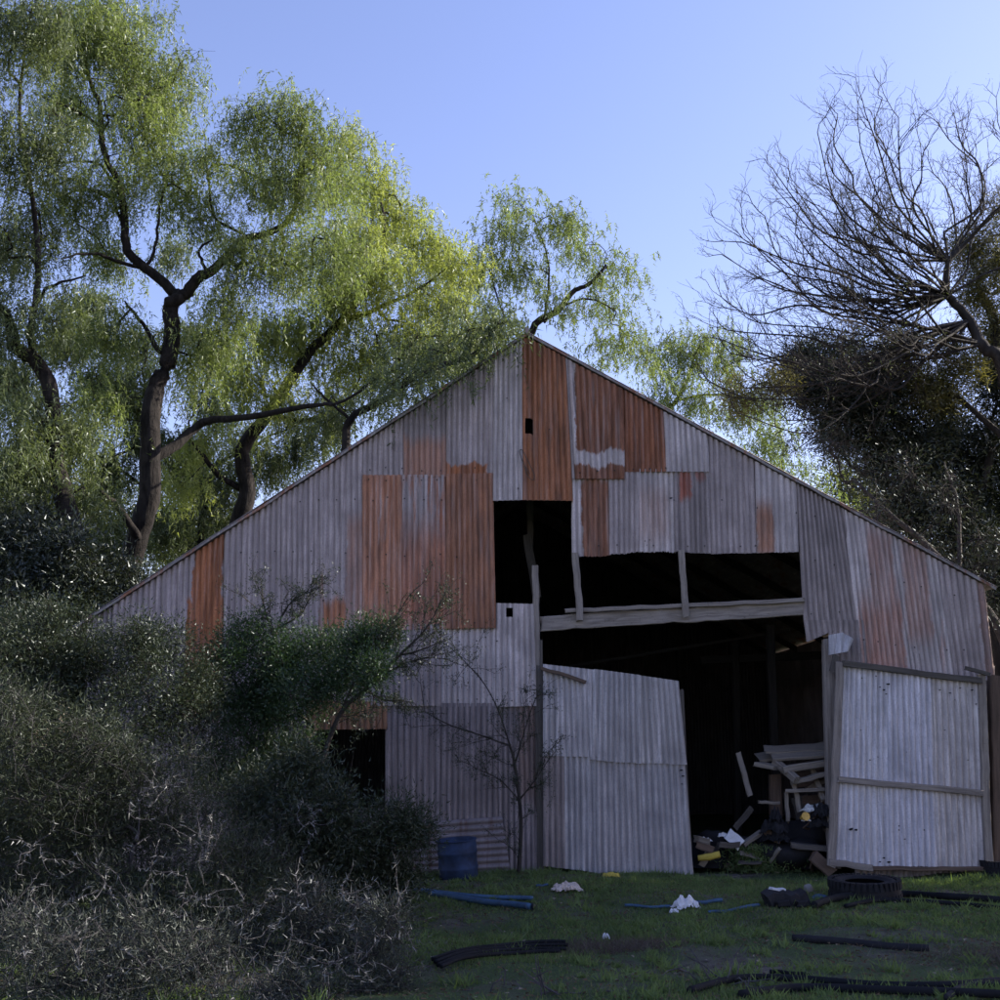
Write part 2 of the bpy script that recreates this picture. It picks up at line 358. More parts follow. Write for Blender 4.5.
# --- right of the tall opening, under the rust
S(572, 557, 610, 556, 571, 609, M(grey=gl, rustcol=RD, zones=[(583, 478, 611, 565, .95, .02, .1)]), .004, t=(476, 476), rag=.004)
S(609, 555, 640, 552, 608, 640, M(grey=g0), 0, t=(469, 469), rag=.006)
S(638, 552, 676, 552, 637, 674, M(grey=gl, rustcol=RL, zones=[(636, 490, 668, 540, .25, .1, .3)]), .004, t=(469, 469), rag=.006)
S(675, 552, 712, 554, 673, 710, M(grey=gd, rustcol=(.33, .10, .06), zones=[(680, 465, 690, 500, .9, .03, .1), (696, 465, 704, 480, .6)]), -.004, t=(469, 469), rag=.003)
S(711, 554, 757, 553, 708, 755, M(grey=g0), 0, rag=.003)
S(757, 553, 799, 552, 755, 797, M(grey=gl, rustcol=RL, zones=[(758, 505, 772, 560, .8, .03, .3)], rust=.12), -.006, rag=.002)
S(804, 622, 865, 622, 796, 845, M(grey=gd), 0, rag=.001)
sheet('wall_sheet', (807, 642), (868, 664), (866, 620), (804, 620), M(grey=gd), Y=BY - .008, bottom=[(828, 633), (836, 662)], rag=.002)
S(861, 664, 912, 672, 843, 893, M(grey=gl, rustcol=(.40, .17, .11), zones=[(862, 600, 900, 680, .7, .05, .5), (872, 530, 890, 620, .45, .05, .3)], rust=.15), -.008)
S(911, 670, 955, 676, 892, 938, M(grey=gl, rustcol=(.38, .17, .11), rust=.3, zones=[(908, 540, 925, 640, .5, .05, .3)]), 0)
S(954, 676, 996, 682, 937, 985, M(grey=g0, rustcol=RD, rust=.08, zones=[(988, 560, 1002, 700, .5)]), -.006)
S(855, 880, 905, 880, 852, 903, M(grey=gd), .01, t=(640, 650)); S(903, 880, 955, 880, 901, 950, M(grey=gd), .014, t=(650, 660)); S(953, 880, 998, 880, 948, 995, M(grey=gd), .01, t=(660, 666))
# --- rusty middle row
S(362, 630, 403, 630, 362, 402, M(grey=gl, rust=.84, rustcol=RL, zones=[(355, 470, 375, 640, .6)]), -.010, t=(475, 475), rag=.002)
S(401, 630, 448, 629, 401, 446, M(grey=g0, rustcol=(.38, .15, .08), rust=.55, zones=[(395, 530, 450, 640, .85, .03, .6)]), -.004, t=(475, 475), rag=.002)
S(446, 629, 496, 628, 446, 493, M(grey=g0, rust=1, rustcol=(.31, .13, .065), zones=[(440, 470, 478, 640, .8), (470, 470, 500, 640, .6)]), -.016, t=(474, 473), rag=.002)
# --- lower left rows
S(340, 706, 388, 706, 342, 389, M(grey=g0), .004, t=(620, 622)); S(387, 706, 441, 706, 388, 441, M(grey=g0, rust=.12), -.002, t=(624, 624)); S(440, 707, 497, 706, 441, 497, M(grey=gl), .008, t=(622, 622))
S(496, 707, 538, 706, 496, 535, M(grey=gl, streak=1.2), -.006, t=(603, 604), hole=(506, 608, 513, 617))
S(222, 880, 275, 880, 222, 276, M(grey=gx), .01, t=(698, 698)); S(274, 880, 306, 880, 275, 307, M(grey=gx), .006, t=(634, 634))
S(306, 703, 342, 703, 307, 342, M(grey=gd), .014, t=(618, 618)); S(306, 730, 388, 729, 307, 388, M(grey=g0, rust=1, rustcol=(.28, .13, .06), zones=[(290, 690, 400, 740, .9)]), .002, t=(700, 702), rag=.001)
S(306, 880, 386, 880, 306, 385, M(grey=gx), .012, t=(808, 808))
S(385, 880, 441, 880, 385, 441, M(grey=gx), .010, t=(703, 703)); S(440, 880, 498, 880, 441, 498, M(grey=gx, rust=.12), .004, t=(703, 703))
S(497, 880, 542, 878, 497, 539, M(grey=gx, rustcol=(.20, .12, .09), zones=[(520, 690, 545, 800, .55, .05, .3)]), .010, t=(703, 703))
# nail heads along the rails
mb = MB(); rg = np.random.default_rng(3)
def nail(x, y, dy=-.03):
    c = P(x, y, BY + dy); tube(mb, [c, c + (0, -.006, 0)], [.011, .008], 6)
for x0, y0, x1, y1 in [(240, 552, 360, 552), (300, 500, 490, 500), (366, 470, 490, 470), (228, 600, 360, 600), (366, 480, 490, 480), (366, 555, 490, 555), (366, 622, 490, 622), (400, 700, 530, 700),
                       (400, 640, 530, 640), (400, 780, 530, 780), (498, 490, 566, 490), (498, 430, 566, 430), (470, 400, 610, 400), (578, 472, 700, 466), (580, 545, 790, 545), (720, 500, 830, 520), (810, 612, 860, 612), (815, 560, 970, 600), (860, 640, 980, 655)]:
    k = int((x1 - x0) / 17)
    for i in range(k):
        if rg.random() < .8: nail(x0 + (x1 - x0) * (i + rg.random() * .25) / k, y0 + (y1 - y0) * i / k + rg.normal(0, 1))
tag(mb.build('nail_head', plain('nail', (.03, .025, .025), .8, .2), barn), kind='stuff')
# --- roof (two slopes, corrugated, running back), barge flashing, side and back walls
BACK = 26.5
A_ = P(527, 335, BY); Lz = P(85, 622, BY); Rz = P(985, 584, BY)
Lz = Lz + (Lz - A_) * .05; Rz2 = Rz + (Rz - A_) * .02
roofm = M(grey=g0, rust=.4); 
def roof(E, mat):
    D = E - A_; L = np.linalg.norm(D); D = D / L; Nn = unit(np.cross(D, (0, 1, 0))); Nn = Nn if Nn[2] > 0 else -Nn
    y0 = BY - .07; n = 11; wd = (BACK + .1 - y0) / n
    for k in range(n):
        ys = np.linspace(0, wd + .03, 81)[:, None]; s = np.linspace(0, 1, 6)[None, :]
        off = (.02 + .004 * (k % 2)) + .009 * np.sin(ys / PITCHM * 2 * math.pi)
        V = A_[None, None] + D * (s * L)[..., None] + np.array((0, 1., 0)) * (y0 - BY + k * wd + ys)[..., None] * np.ones((1, 6, 1)) + Nn * (off * np.ones((1, 6)))[..., None]
        i = np.arange(80)[:, None] * 6 + np.arange(5)[None, :]
        np_obj('roof_sheet', V.reshape(-1, 3), np.stack([i, i + 1, i + 7, i + 6], -1).reshape(-1, 4), mat, barn, smooth=True)
    mb = MB(); fl = np.array((0, -.055, 0)); plank(mb, A_ + Nn * -.004 + fl, E + Nn * -.004 + fl, .034, .02, Nn, wob=.004, seg=34)
    mb.build('barge_flashing', mat2, barn)
mat2 = M(grey=(.26, .235, .235), rust=.5)
roof(Lz, roofm); roof(Rz2, roofm)
mb = MB(); tube(mb, [A_ + (0, -.09, .035), A_ + (0, BACK - BY, .035)], .045, 8); mb.build('ridge_cap', roofm, barn)
def flat_wall(name, a, b, zt0, zt1, mat, z0=-.1):
    mb = MB(); a = np.array(a, float); b = np.array(b, float); d = unit(np.append(b - a, 0)); n = np.array((-d[1], d[0], 0)) * .01
    L = np.linalg.norm(b - a); k = int(L / PITCHM * 6); V = []
    for i in range(k + 1):
        t = i / k; p = np.append(a + (b - a) * t, 0) + n * math.sin(i / 6 * 2 * math.pi)
        V += [p + (0, 0, z0), p + (0, 0, zt0 + (zt1 - zt0) * t)]
    q = [(2 * i, 2 * i + 2, 2 * i + 3, 2 * i + 1) for i in range(k)]
    mb.add(V, q); return mb.build(name, mat, barn, smooth=True)
sm = M(grey=gd, rust=.3)
xl = P(82, 880, BY)[0]; xr = P(998, 880, BY)[0]
flat_wall('side_wall', (P(86, 700, BY)[0], BY + .03), (P(86, 700, BY)[0], BACK), Lz[2] + .1, Lz[2] + .1, sm)
flat_wall('side_wall', (Rz[0] - .03, BY + .03), (Rz[0] - .03, BACK), Rz[2] - .02, Rz[2] - .02, sm)
sd_ = steel('shade_dark_iron', (.06, .056, .062), seed=90); flat_wall('back_wall', (Lz[0], BACK), (A_[0], BACK), Lz[2], A_[2], sd_); flat_wall('back_wall', (A_[0], BACK), (Rz[0], BACK), A_[2], Rz[2], sd_)  # back wall coloured near black to paint the shade inside
# concrete-dark dirt floor inside is the ground itself
# --- timbers
def beam(name, p0, p1, w, th, mat=WOOD, dy=0., dy1=None, wdir=(0, 0, 1), parent=None, label=None, **kw):
    a = P(p0[0], p0[1], BY + dy); b = P(p1[0], p1[1], BY + (dy if dy1 is None else dy1)); mb = MB(); plank(mb, a, b, w, th, wdir, **kw)
    o = mb.build(name, mat, parent or barn)
    if label: o['label'] = label
    return o
beam('lintel_beam', (541, 624), (804, 608), .20, .07, WOOD, .05, seg=24, wob=.006, label='long grey timber beam across the big opening')
beam('lintel_beam', (565, 611), (804, 600), .055, .05, WOOD, -.02, seg=16, label='thin upper rail resting on the beam')
beam('strut', (575, 553), (580, 621), .09, .05, WOOD, -.05, wdir=(1, 0, 0)); beam('strut', (681, 550), (686, 617), .085, .05, WOOD, -.05, wdir=(1, 0, 0))
beam('post', (535, 566), (537, 665), .085, .08, WOOD, .02, wdir=(1, 0, 0), seg=10, label='pale upper door post beside the tall opening')
beam('post', (537.5, 660), (541, 880), .09, .09, WOOD_D, .03, wdir=(1, 0, 0), seg=14)
beam('post', (541, 640), (542.5, 880), .04, .08, WOOD_D, .02, wdir=(1, 0, 0), seg=14)
beam('post', (828, 640), (834, 868), .15, .12, WOOD, .02, wdir=(1, 0, 0), seg=12, label='wide grey post at the right of the doorway')
beam('post', (994, 676), (998, 872), .14, .12, WOOD_B, -.06, wdir=(1, 0, 0), seg=12, label='brown corner post')
beam('brace', (541, 668), (586, 682), .045, .05, WOOD_B, -.12, seg=5)
beam('brace', (527, 535), (537, 598), .13, .05, WOOD_D, 1.2, wdir=(1, 0, 0)); beam('brace', (530, 470), (530, 545), .1, .05, WOOD_D, 1.25, wdir=(1, 0, 0))
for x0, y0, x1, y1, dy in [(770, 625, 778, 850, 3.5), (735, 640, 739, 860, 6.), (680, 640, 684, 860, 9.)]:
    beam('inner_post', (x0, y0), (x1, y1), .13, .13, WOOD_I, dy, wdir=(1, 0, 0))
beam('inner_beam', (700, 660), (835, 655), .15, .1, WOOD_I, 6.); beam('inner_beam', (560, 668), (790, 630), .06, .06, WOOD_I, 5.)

# roof rafters inside, shade painted into their tone
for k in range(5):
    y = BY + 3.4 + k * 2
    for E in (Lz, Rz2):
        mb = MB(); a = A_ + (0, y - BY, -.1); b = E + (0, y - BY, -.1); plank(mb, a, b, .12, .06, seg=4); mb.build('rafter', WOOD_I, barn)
mb = MB(); tube(mb, spline([P(x, y, BY - .05) for x, y in [(530, 474), (524, 464), (520, 454), (520, 450), (523, 451), (529, 463), (534, 474), (533, 480), (528, 476), (524, 466)]], 6), .005, 4); mb.build('wire_loop', WOOD_D, barn)
# --- bent scrap of iron above the right door
o = sheet('loose_iron_scrap', (829, 655), (846, 652), (851, 640), (829, 635), M(grey=(.42, .41, .45)), Y=BY - .16, top=[(841, 633)], Y2=BY - .28, rows=4)
# --- left door
dl = bpy.data.objects.new('door', None); link(dl, barn); dl['label'] = 'sagging left door of grey iron sheets, its top edge sloping down'
dl.location = tuple(P(543, 872, BY - .06) - BARN_LOC)
dk = dict(parent=dl, dent=.009); DY = BY - .06
sheet('door_sheet', (543, 756), (600, 757), (597, 670), (543, 664), M(grey=gb, streak=1.2), Y=DY - .012, rag=.002, **dk)
sheet('door_sheet', (590, 760), (643, 764), (640, 675), (594, 669), M(grey=(.40, .375, .39)), Y=DY - .022, rag=.002, **dk)
sheet('door_sheet', (640, 763), (687, 765), (679, 681), (637, 675), M(grey=(.43, .40, .41), rust=.1), Y=DY - .014, rag=.003, **dk)
sheet('door_sheet', (543, 866), (567, 869), (565, 750), (543, 750), M(grey=gd), Y=DY, rag=.002, **dk)
sheet('door_sheet', (563, 868), (598, 873), (597, 750), (562, 750), M(grey=(.38, .36, .38)), Y=DY + .006, rag=.003, **dk)
sheet('door_sheet', (596, 873), (646, 877), (641, 754), (595, 752), M(grey=(.38, .355, .37)), Y=DY, rag=.003, **dk)
sheet('door_sheet', (643, 877), (694, 877), (685, 760), (639, 758), M(grey=(.39, .37, .39)), Y=DY + .006, rag=.003, **dk)
for a, b in [((546, 745), (684, 755)), ((546, 860), (690, 868)), ((546, 674), (677, 688))]:
    beam('rail', a, b, .07, .04, WOOD_D, .0, parent=dl)
beam('stile', (681, 690), (690, 872), .06, .04, WOOD_D, -.0, wdir=(1, 0, 0), parent=dl)
# --- right door
dr = bpy.data.objects.new('door', None); link(dr, barn); dr['label'] = 'right door of pale streaked iron sheets in a timber frame, swung open against the wall'
dr.location = tuple(P(832, 865, BY - .2) - BARN_LOC); RY = BY - .17
dk = dict(parent=dr, dent=.008); pd = dict(rough=.5, pale=.55)
sheet('door_sheet', (834, 862), (891, 866), (889, 668), (842, 664), M(grey=(.56, .54, .59), **pd), Y=RY, rag=.004, bottom=[(862, 866)], **dk)
sheet('door_sheet', (889, 866), (938, 867), (932, 674), (887, 668), M(grey=(.53, .51, .57), rough=.5, pale=.25), Y=RY - .022, rag=.004, **dk)
sheet('door_sheet', (936, 868), (986, 867), (979, 680), (930, 673), M(grey=(.5, .455, .46), rough=.55, pale=.8), Y=RY, rag=.006, **dk)
kw = dict(parent=dr)
beam('stile', (840, 662), (831, 866), .10, .05, WOOD, -.20, wdir=(1, 0, 0), seg=12, **kw); beam('stile', (981, 674), (989, 866), .10, .05, WOOD, -.20, wdir=(1, 0, 0), seg=12, **kw)
beam('rail', (843, 663), (981, 681), .075, .05, WOOD_D, -.235, seg=10, **kw); beam('rail', (838, 779), (983, 793), .075, .05, WOOD, -.235, seg=10, **kw)
beam('rail', (829, 862), (872, 868), .08, .05, WOOD, -.22, seg=5, **kw); beam('rail', (868, 868), (989, 869), .05, .05, WOOD_B, -.20, seg=8, **kw)
beam('hinge_block', (836, 656), (833, 672), .09, .05, WOOD_D, -.16, wdir=(1, 0, 0), seg=2, **kw); beam('hinge_block', (965, 668), (990, 674), .05, .04, WOOD_D, -.26, seg=2, **kw)
# flat dark patches on the iron, painting in the shade of small holes
def hole_patch(x, y, s, par, Y):
    c = P(x, y, Y - .022); rg = np.random.default_rng(int(x * y)); mb = MB(); k = 7
    an = np.linspace(0, 2 * math.pi, k, endpoint=False); V = [c] + [c + np.array((math.cos(a) * s * rg.uniform(.6, 1.5), 0, math.sin(a) * s * rg.uniform(.3, .7))) for a in an]
    mb.add(V, None, [(0, i + 1, (i + 1) % k + 1) for i in range(k)]); return mb
HOLE = plain('hole_dark', (.006, .006, .008), 1, 0)
for x, y, s_ in [(851, 829, .034), (856, 830, .022), (899, 826, .014), (899, 830, .012), (924, 830, .016), (905, 839, .013), (980, 709, .022), (976, 704, .014), (896, 724, .013), (870, 760, .013), (878, 757, .011), (907, 752, .012), (884, 690, .02), (888, 684, .022), (880, 687, .014), (886, 694, .016), (876, 676, .014), (862, 678, .012),
                 (940, 690, .014), (950, 693, .016), (960, 688, .014), (972, 690, .018), (955, 700, .012), (968, 760, .01), (861, 730, .01), (945, 730, .012), (884, 858, .02), (889, 862, .024), (880, 862, .014)]:
    hole_patch(x, y, s_, dr, RY - .012).build('hole_shade', HOLE, dr)
for x, y, s_ in [(681, 770, .02), (683, 776, .022), (682, 784, .014), (604, 752, .012), (560, 740, .01), (650, 700, .01)]: hole_patch(x, y, s_, dl, DY - .012).build('hole_shade', HOLE, dl)
for x, y, s_ in [(671, 498, .02), (674, 500, .012), (645, 541, .013), (650, 540, .013), (647, 545, .01), (530, 400, .01)]: hole_patch(x, y, s_, barn, BY - .012).build('hole_shade', HOLE, barn)

# ------------------------------------------------------------------ trees
f32 = np.float32
def leaves(mb_l, pos, dirs, L, Wd, rg, tone=None):
    n = len(pos); dirs = dirs / (np.linalg.norm(dirs, axis=1, keepdims=True) + 1e-9)
    r = rg.normal(size=(n, 3)); side = np.cross(dirs, r); side /= (np.linalg.norm(side, axis=1, keepdims=True) + 1e-9)
    L = np.broadcast_to(L, (n,))[:, None]; Wd = np.broadcast_to(Wd, (n,))[:, None]
    V = np.stack([pos + side * Wd * .5, pos - side * Wd * .5, pos + dirs * L + side * Wd * .1], 1).reshape(-1, 3)
    t = rg.random(n) if tone is None else tone
    mb_l.append((V, np.repeat(t, 3)))
def build_leaves(name, acc, mat, parent, label=None):
    V = np.concatenate([a[0] for a in acc]); T = np.concatenate([a[1] for a in acc]); n = len(V) // 3
    o = np_obj(name, V, np.arange(n * 3).reshape(-1, 3), mat, parent, tone=T); o['kind'] = 'stuff'
    return o
class Skel:
    def __init__(s): s.p = []; s.par = []; s.rmin = []; s.term = []
    def add(s, p, par, rmin=0.): s.p.append(np.asarray(p, float)); s.par.append(par); s.rmin.append(rmin); return len(s.p) - 1
    def limb(s, pts, r0, r1, start=None, n=5):
        """manual limb; start: index or None -> root"""
        sp_ = spline(pts, n); last = start
        if start is None: last = s.add(sp_[0], -1, r0)
        W_ = .75 if r0 > .03 else 1; rw = np.random.default_rng(int(abs(sp_[0][0] * 911 + sp_[-1][2] * 37)) % 9973); ph = rw.random(3) * 6
        for i, q in enumerate(sp_[1:] if start is None else sp_):
            t = (i + 1) / len(sp_); wob = min(.09, r0 * .5) * np.sin(np.array((.9, .7, 1.1)) * i * .5 + ph) * min(1, i / 3) * (r0 > .03)
            last = s.add(q + wob + rw.normal(0, .012, 3) * (r0 > .03), last, (r0 + (r1 - r0) * t) * W_ * rw.uniform(.96, 1.04))
        return last
    def near(s, p):
        A = np.array(s.p); return int(np.argmin(((A - p) ** 2).sum(1)))
    def grow(s, att, rg, step=.45, jit=.05, lift=.15, wz=1.0):
        att = np.array(att); A = np.array(s.p); d0 = np.sqrt(((att[:, None] - A[None]) ** 2).sum(2)).min(1)
        for i in np.argsort(d0 + rg.random(len(d0)) * .3):
            a = att[i]; A = np.array(s.p); dv = a - A; dist = np.linalg.norm(dv, axis=1) + np.maximum(0, A[:, 2] - a[2]) * .5 * wz
            j = int(np.argmin(dist)); d = np.linalg.norm(a - A[j]); k = max(1, int(math.ceil(d / step)))
            pd_ = unit(A[j] - A[s.par[j]]) if s.par[j] >= 0 else np.array((0, 0, 1.))
            c = A[j] + (pd_ * .5 + np.array((0, 0, lift))) * d * .6; last = j
            for t in np.linspace(0, 1, k + 1)[1:]:
                q = (1 - t) ** 2 * A[j] + 2 * t * (1 - t) * c + t * t * a + rg.normal(0, jit, 3) * (1 if t < 1 else .3)
                last = s.add(q, last)
            s.term.append(last)
    def tubes(s, mb, rtip=.008, pw=.5, rcap=.5, thick_sides=9):
        n = len(s.p); P_ = np.array(s.p); cnt = np.zeros(n); ch = [[] for _ in range(n)]
        for i, q in enumerate(s.par):
            if q >= 0: ch[q].append(i)
        for i in range(n - 1, -1, -1):
            if not ch[i]: cnt[i] = 1
            if s.par[i] >= 0: cnt[s.par[i]] += cnt[i]
        rm = np.array(s.rmin); r = np.minimum(rtip * cnt ** pw, rcap); r = np.where(rm > .03, np.clip(r, rm * .9, rm * 1.1), np.maximum(r, rm))
        for i in range(1, n):
            if s.par[i] >= 0: r[i] = min(r[i], r[s.par[i]])
        big = [max(c, key=lambda k: r[k]) if c else -1 for c in ch]
        for _ in range(5):
            r2 = r.copy()
            for i in range(n):
                if s.par[i] >= 0 and big[i] >= 0 and big[s.par[i]] == i: r2[i] = .25 * r[s.par[i]] + .5 * r[i] + .25 * r[big[i]]
            r = r2
        starts = [(i, None) for i in range(n) if s.par[i] < 0]
        while starts:
            i, base = starts.pop(); pts = []; rr = []
            if base is not None: pts.append(P_[base]); rr.append(min(r[base], r[i] * 1.25))
            while True:
                pts.append(P_[i]); rr.append(r[i])
                if not ch[i]: rr[-1] *= .5; break
                m_ = max(ch[i], key=lambda c: (r[c], cnt[c]))
                for c in ch[i]:
                    if c != m_: starts.append((c, i))
                i = m_
            if len(pts) > 1:
                R_ = max(rr); tube(mb, pts, rr, thick_sides if R_ > .06 else (5 if R_ > .02 else 3), cap=False)
        s.r = r; return mb
def sample(circles, Y, rg, dens=1.0, depth=1.0, spread=1.1):
    out = []
    for c in circles:
        x, y, r = c[:3]; yy = c[3] if len(c) > 3 else Y + rg.uniform(-spread, spread); C = P(x, y, yy); rr = r / F * yy
        n = max(4, int(dens * (22 * (rr ** 2) + 2)))
        v = rg.normal(size=(n, 3)); v /= np.linalg.norm(v, axis=1, keepdims=True); v *= (rg.random((n, 1)) ** .45) * rr; v[:, 1] *= depth
        out.append(C + v)
    return np.concatenate(out)
def twigs(mb, P_, rg, L=.5, r=.004, n=3, down=.0, out=None):
    for p in P_:
        for _ in range(n):
            d = unit(rg.normal(size=3) + np.array((0, 0, -down))); l = L * rg.uniform(.5, 1.2); m = p + d * l * .5 + rg.normal(0, .03, 3)
            tube(mb, [p, m, m + unit(d + np.array((0, 0, -down * .5)) + rg.normal(0, .2, 3)) * l * .5], [r, r * .8, r * .4], 3, cap=False)
def strands(acc, S0, rg, per=10, L=(.35, 1.1), k=16, spread=.4, ll=.085, lw=.014, tilt=.8):
    n = len(S0) * per; s = np.repeat(S0, per, 0) + rg.normal(0, spread, (n, 3)) * (1, 1, .7)
    an = rg.random(n) * 6.283; h = np.stack([np.cos(an), np.sin(an), np.zeros(n)], -1); Ls = rg.uniform(*L, n) ; o = rg.uniform(.05, .35, n)
    t = (np.arange(k)[None, :] + rg.random((n, k))) / k
    pos = s[:, None] + h[:, None] * (o[:, None] * (1 - np.exp(-3 * t)))[..., None] + np.array((0, 0, -1.)) * (Ls[:, None] * t ** 1.25)[..., None] + rg.normal(0, .018, (n, k, 3))
    pos = pos.reshape(-1, 3); m = len(pos)
    d = np.array((0, 0, -1.)) + rg.normal(0, tilt, (m, 3)); tn = np.repeat(rg.random(n), k) * .5 + rg.random(m) * .5
    leaves(acc, pos, d, rg.uniform(.6, 1.3, m) * ll, rg.uniform(.7, 1.3, m) * lw, rg, tn)

PBARK = bark('pepper_bark', (.036, .03, .027), (.010, .008, .008), 9); DBARK = bark('dark_bark', (.06, .052, .048), (.022, .019, .018)); TWIG = bark('grey_twig', (.13, .115, .11), (.05, .044, .045), 20)
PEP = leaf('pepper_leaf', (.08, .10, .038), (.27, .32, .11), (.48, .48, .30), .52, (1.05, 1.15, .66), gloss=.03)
PEP2 = leaf('pepper_leaf_sunlit', (.16, .18, .05), (.40, .44, .14), (.58, .58, .32), .56, (1.08, 1.15, .64), gloss=.03)  # paler leaf copy, sunlight on the crown put into its colour
PEPD = leaf('pepper_leaf_grey_shade', (.05, .065, .03), (.17, .21, .09), (.32, .33, .22), .45, (1.12, 1.15, .65), gloss=.03)  # greyer leaf copy; also paints shade into the shaded crowns

def pepper(name, label, limbs, circles, Y, mat, seed, dens=1., per=9, group=None, rcap=.3, k=17, L=(.2, .75), ll=.10, lw=.021, spread=.25, rtip=.008, depth=1.0):
    rg = np.random.default_rng(seed); b = limbs[0][0][0]; base = P(b[0], b[1], Y); base[2] = 0
    t = thing(name, base, label, 'tree', group); sk = Skel()
    for li, (pts, r0, r1) in enumerate(limbs):
        W = [P(p[0], p[1], Y + (p[2] if len(p) > 2 else 0)) for p in pts]
        if li == 0: W[0] = base - (0, 0, .2); sk.limb(W, r0, r1)
        else: sk.limb(W[0:], r0, r1, start=sk.near(W[0]))
    att = sample(circles, Y, rg, dens, depth); sk.grow(att, rg, .4, .045, .25)
    mb = MB(); sk.tubes(mb, rtip, .48, rcap); term = np.array([sk.p[i] for i in sk.term])
    twigs(mb, term, rg, .6, .005, 3, .3); mb.build('trunk', PBARK, t, smooth=True)
    acc = []; strands(acc, term, rg, per, L, k, spread, ll, lw); build_leaves('foliage', acc, mat, t); return t, sk
pepper('pepper_tree', 'big weeping pepper tree with a forked dark trunk rising left of the barn roof',
    [([(118, 700), (122, 620), (130, 580), (140, 520), (150, 460), (158, 400), (164, 350), (170, 315), (182, 296)], .36, .19),
     ([(182, 296), (165, 284), (142, 268), (126, 235), (115, 190, -.3), (112, 160, -.4), (100, 130, -.2), (92, 90), (88, 50)], .17, .03),
     ([(182, 296), (200, 284), (207, 270, .2), (235, 250, .3), (262, 232, .2), (290, 212, 0), (305, 172, -.2), (312, 150, 0)], .18, .04),
     ([(150, 262), (158, 235), (160, 205), (163, 185)], .05, .02), ([(150, 465), (172, 440, .3), (205, 425, .4), (240, 415, 0), (300, 412, -.8), (335, 400, -1.6), (370, 385, -2.2)], .17, .018),
     ([(140, 268), (100, 255, -.6), (60, 258, -1.2)], .07, .02), ([(122, 225), (108, 196), (85, 190, .4), (55, 200, .8)], .06, .02), ([(114, 185), (98, 166), (55, 160, -.5)], .06, .02),
     ([(103, 130), (75, 108), (35, 95)], .05, .015), ([(140, 540), (120, 510, -.5), (95, 485, -1)], .12, .05), ([(205, 272), (200, 250), (215, 240)], .06, .02), ([(158, 350), (140, 325), (128, 300, -.4)], .08, .03)],
    [(85, 25, 42), (118, 50, 38), (150, 75, 30), (70, 100, 40), (135, 115, 40), (172, 95, 22), (165, 150, 32), (120, 180, 32), (60, 190, 38), (183, 190, 28), (100, 250, 30), (212, 215, 24), (212, 150, 20),
     (248, 125, 30), (285, 112, 30), (318, 140, 28), (262, 170, 34), (300, 190, 36), (338, 180, 30), (240, 250, 30), (290, 260, 36), (335, 240, 36), (110, 330, 30), (100, 400, 26), (190, 370, 22), (150, 20, 12), (215, 330, 28),
     (60, 45, 30), (180, 60, 12), (105, 5, 30), (230, 300, 25)], 19, PEP, 11, 1.7, 19, rcap=.3)
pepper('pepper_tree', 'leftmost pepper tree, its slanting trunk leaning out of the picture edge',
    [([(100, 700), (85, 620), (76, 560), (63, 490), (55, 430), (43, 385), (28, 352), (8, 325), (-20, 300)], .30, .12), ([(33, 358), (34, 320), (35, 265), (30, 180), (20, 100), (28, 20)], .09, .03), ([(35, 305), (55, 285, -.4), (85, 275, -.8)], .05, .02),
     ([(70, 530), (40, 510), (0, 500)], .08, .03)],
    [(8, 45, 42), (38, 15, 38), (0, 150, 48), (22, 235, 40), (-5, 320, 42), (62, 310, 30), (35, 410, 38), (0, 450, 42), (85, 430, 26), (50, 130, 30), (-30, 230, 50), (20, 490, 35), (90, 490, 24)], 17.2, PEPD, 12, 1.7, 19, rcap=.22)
pepper('pepper_tree', 'broad sunlit yellow-green pepper tree behind the left slope of the barn roof',
    [([(215, 700), (232, 560), (243, 490), (246, 455), (262, 415), (300, 365), (345, 320), (378, 265), (380, 200)], .34, .06), ([(262, 415), (300, 420), (345, 400), (400, 370, -2), (450, 350, -4)], .12, .015), ([(345, 320), (400, 300), (440, 270)], .1, .03),
     ([(243, 490), (215, 470, -.5), (190, 440, -1)], .12, .05)],
    [(370, 185, 28), (398, 215, 32), (425, 255, 32), (380, 275, 38), (340, 305, 38), (442, 295, 30), (462, 258, 18), (410, 335, 34), (365, 355, 32), (300, 335, 34), (452, 340, 28), (482, 330, 18), (330, 395, 22),
     (262, 330, 28), (245, 380, 26), (280, 390, 20), (350, 230, 32), (180, 480, 18), (205, 440, 18), (355, 145, 18)], 23, PEP2, 13, 1.4, 19, ll=.13, lw=.024)
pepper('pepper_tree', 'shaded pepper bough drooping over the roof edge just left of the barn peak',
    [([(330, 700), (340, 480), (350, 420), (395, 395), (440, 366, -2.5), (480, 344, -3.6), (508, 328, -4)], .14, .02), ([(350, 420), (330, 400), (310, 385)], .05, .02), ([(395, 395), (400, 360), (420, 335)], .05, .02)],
    [(430, 362, 26), (468, 338, 20), (500, 325, 11), (392, 385, 24), (350, 412, 20), (320, 425, 14), (400, 345, 22), (455, 315, 18), (440, 356, 13, 14.3), (475, 334, 11, 14.25), (500, 322, 7, 14.2), (400, 382, 12, 14.3)], 18.2, PEPD, 14, 1.7, 15, rtip=.006, L=(.2, .6), )
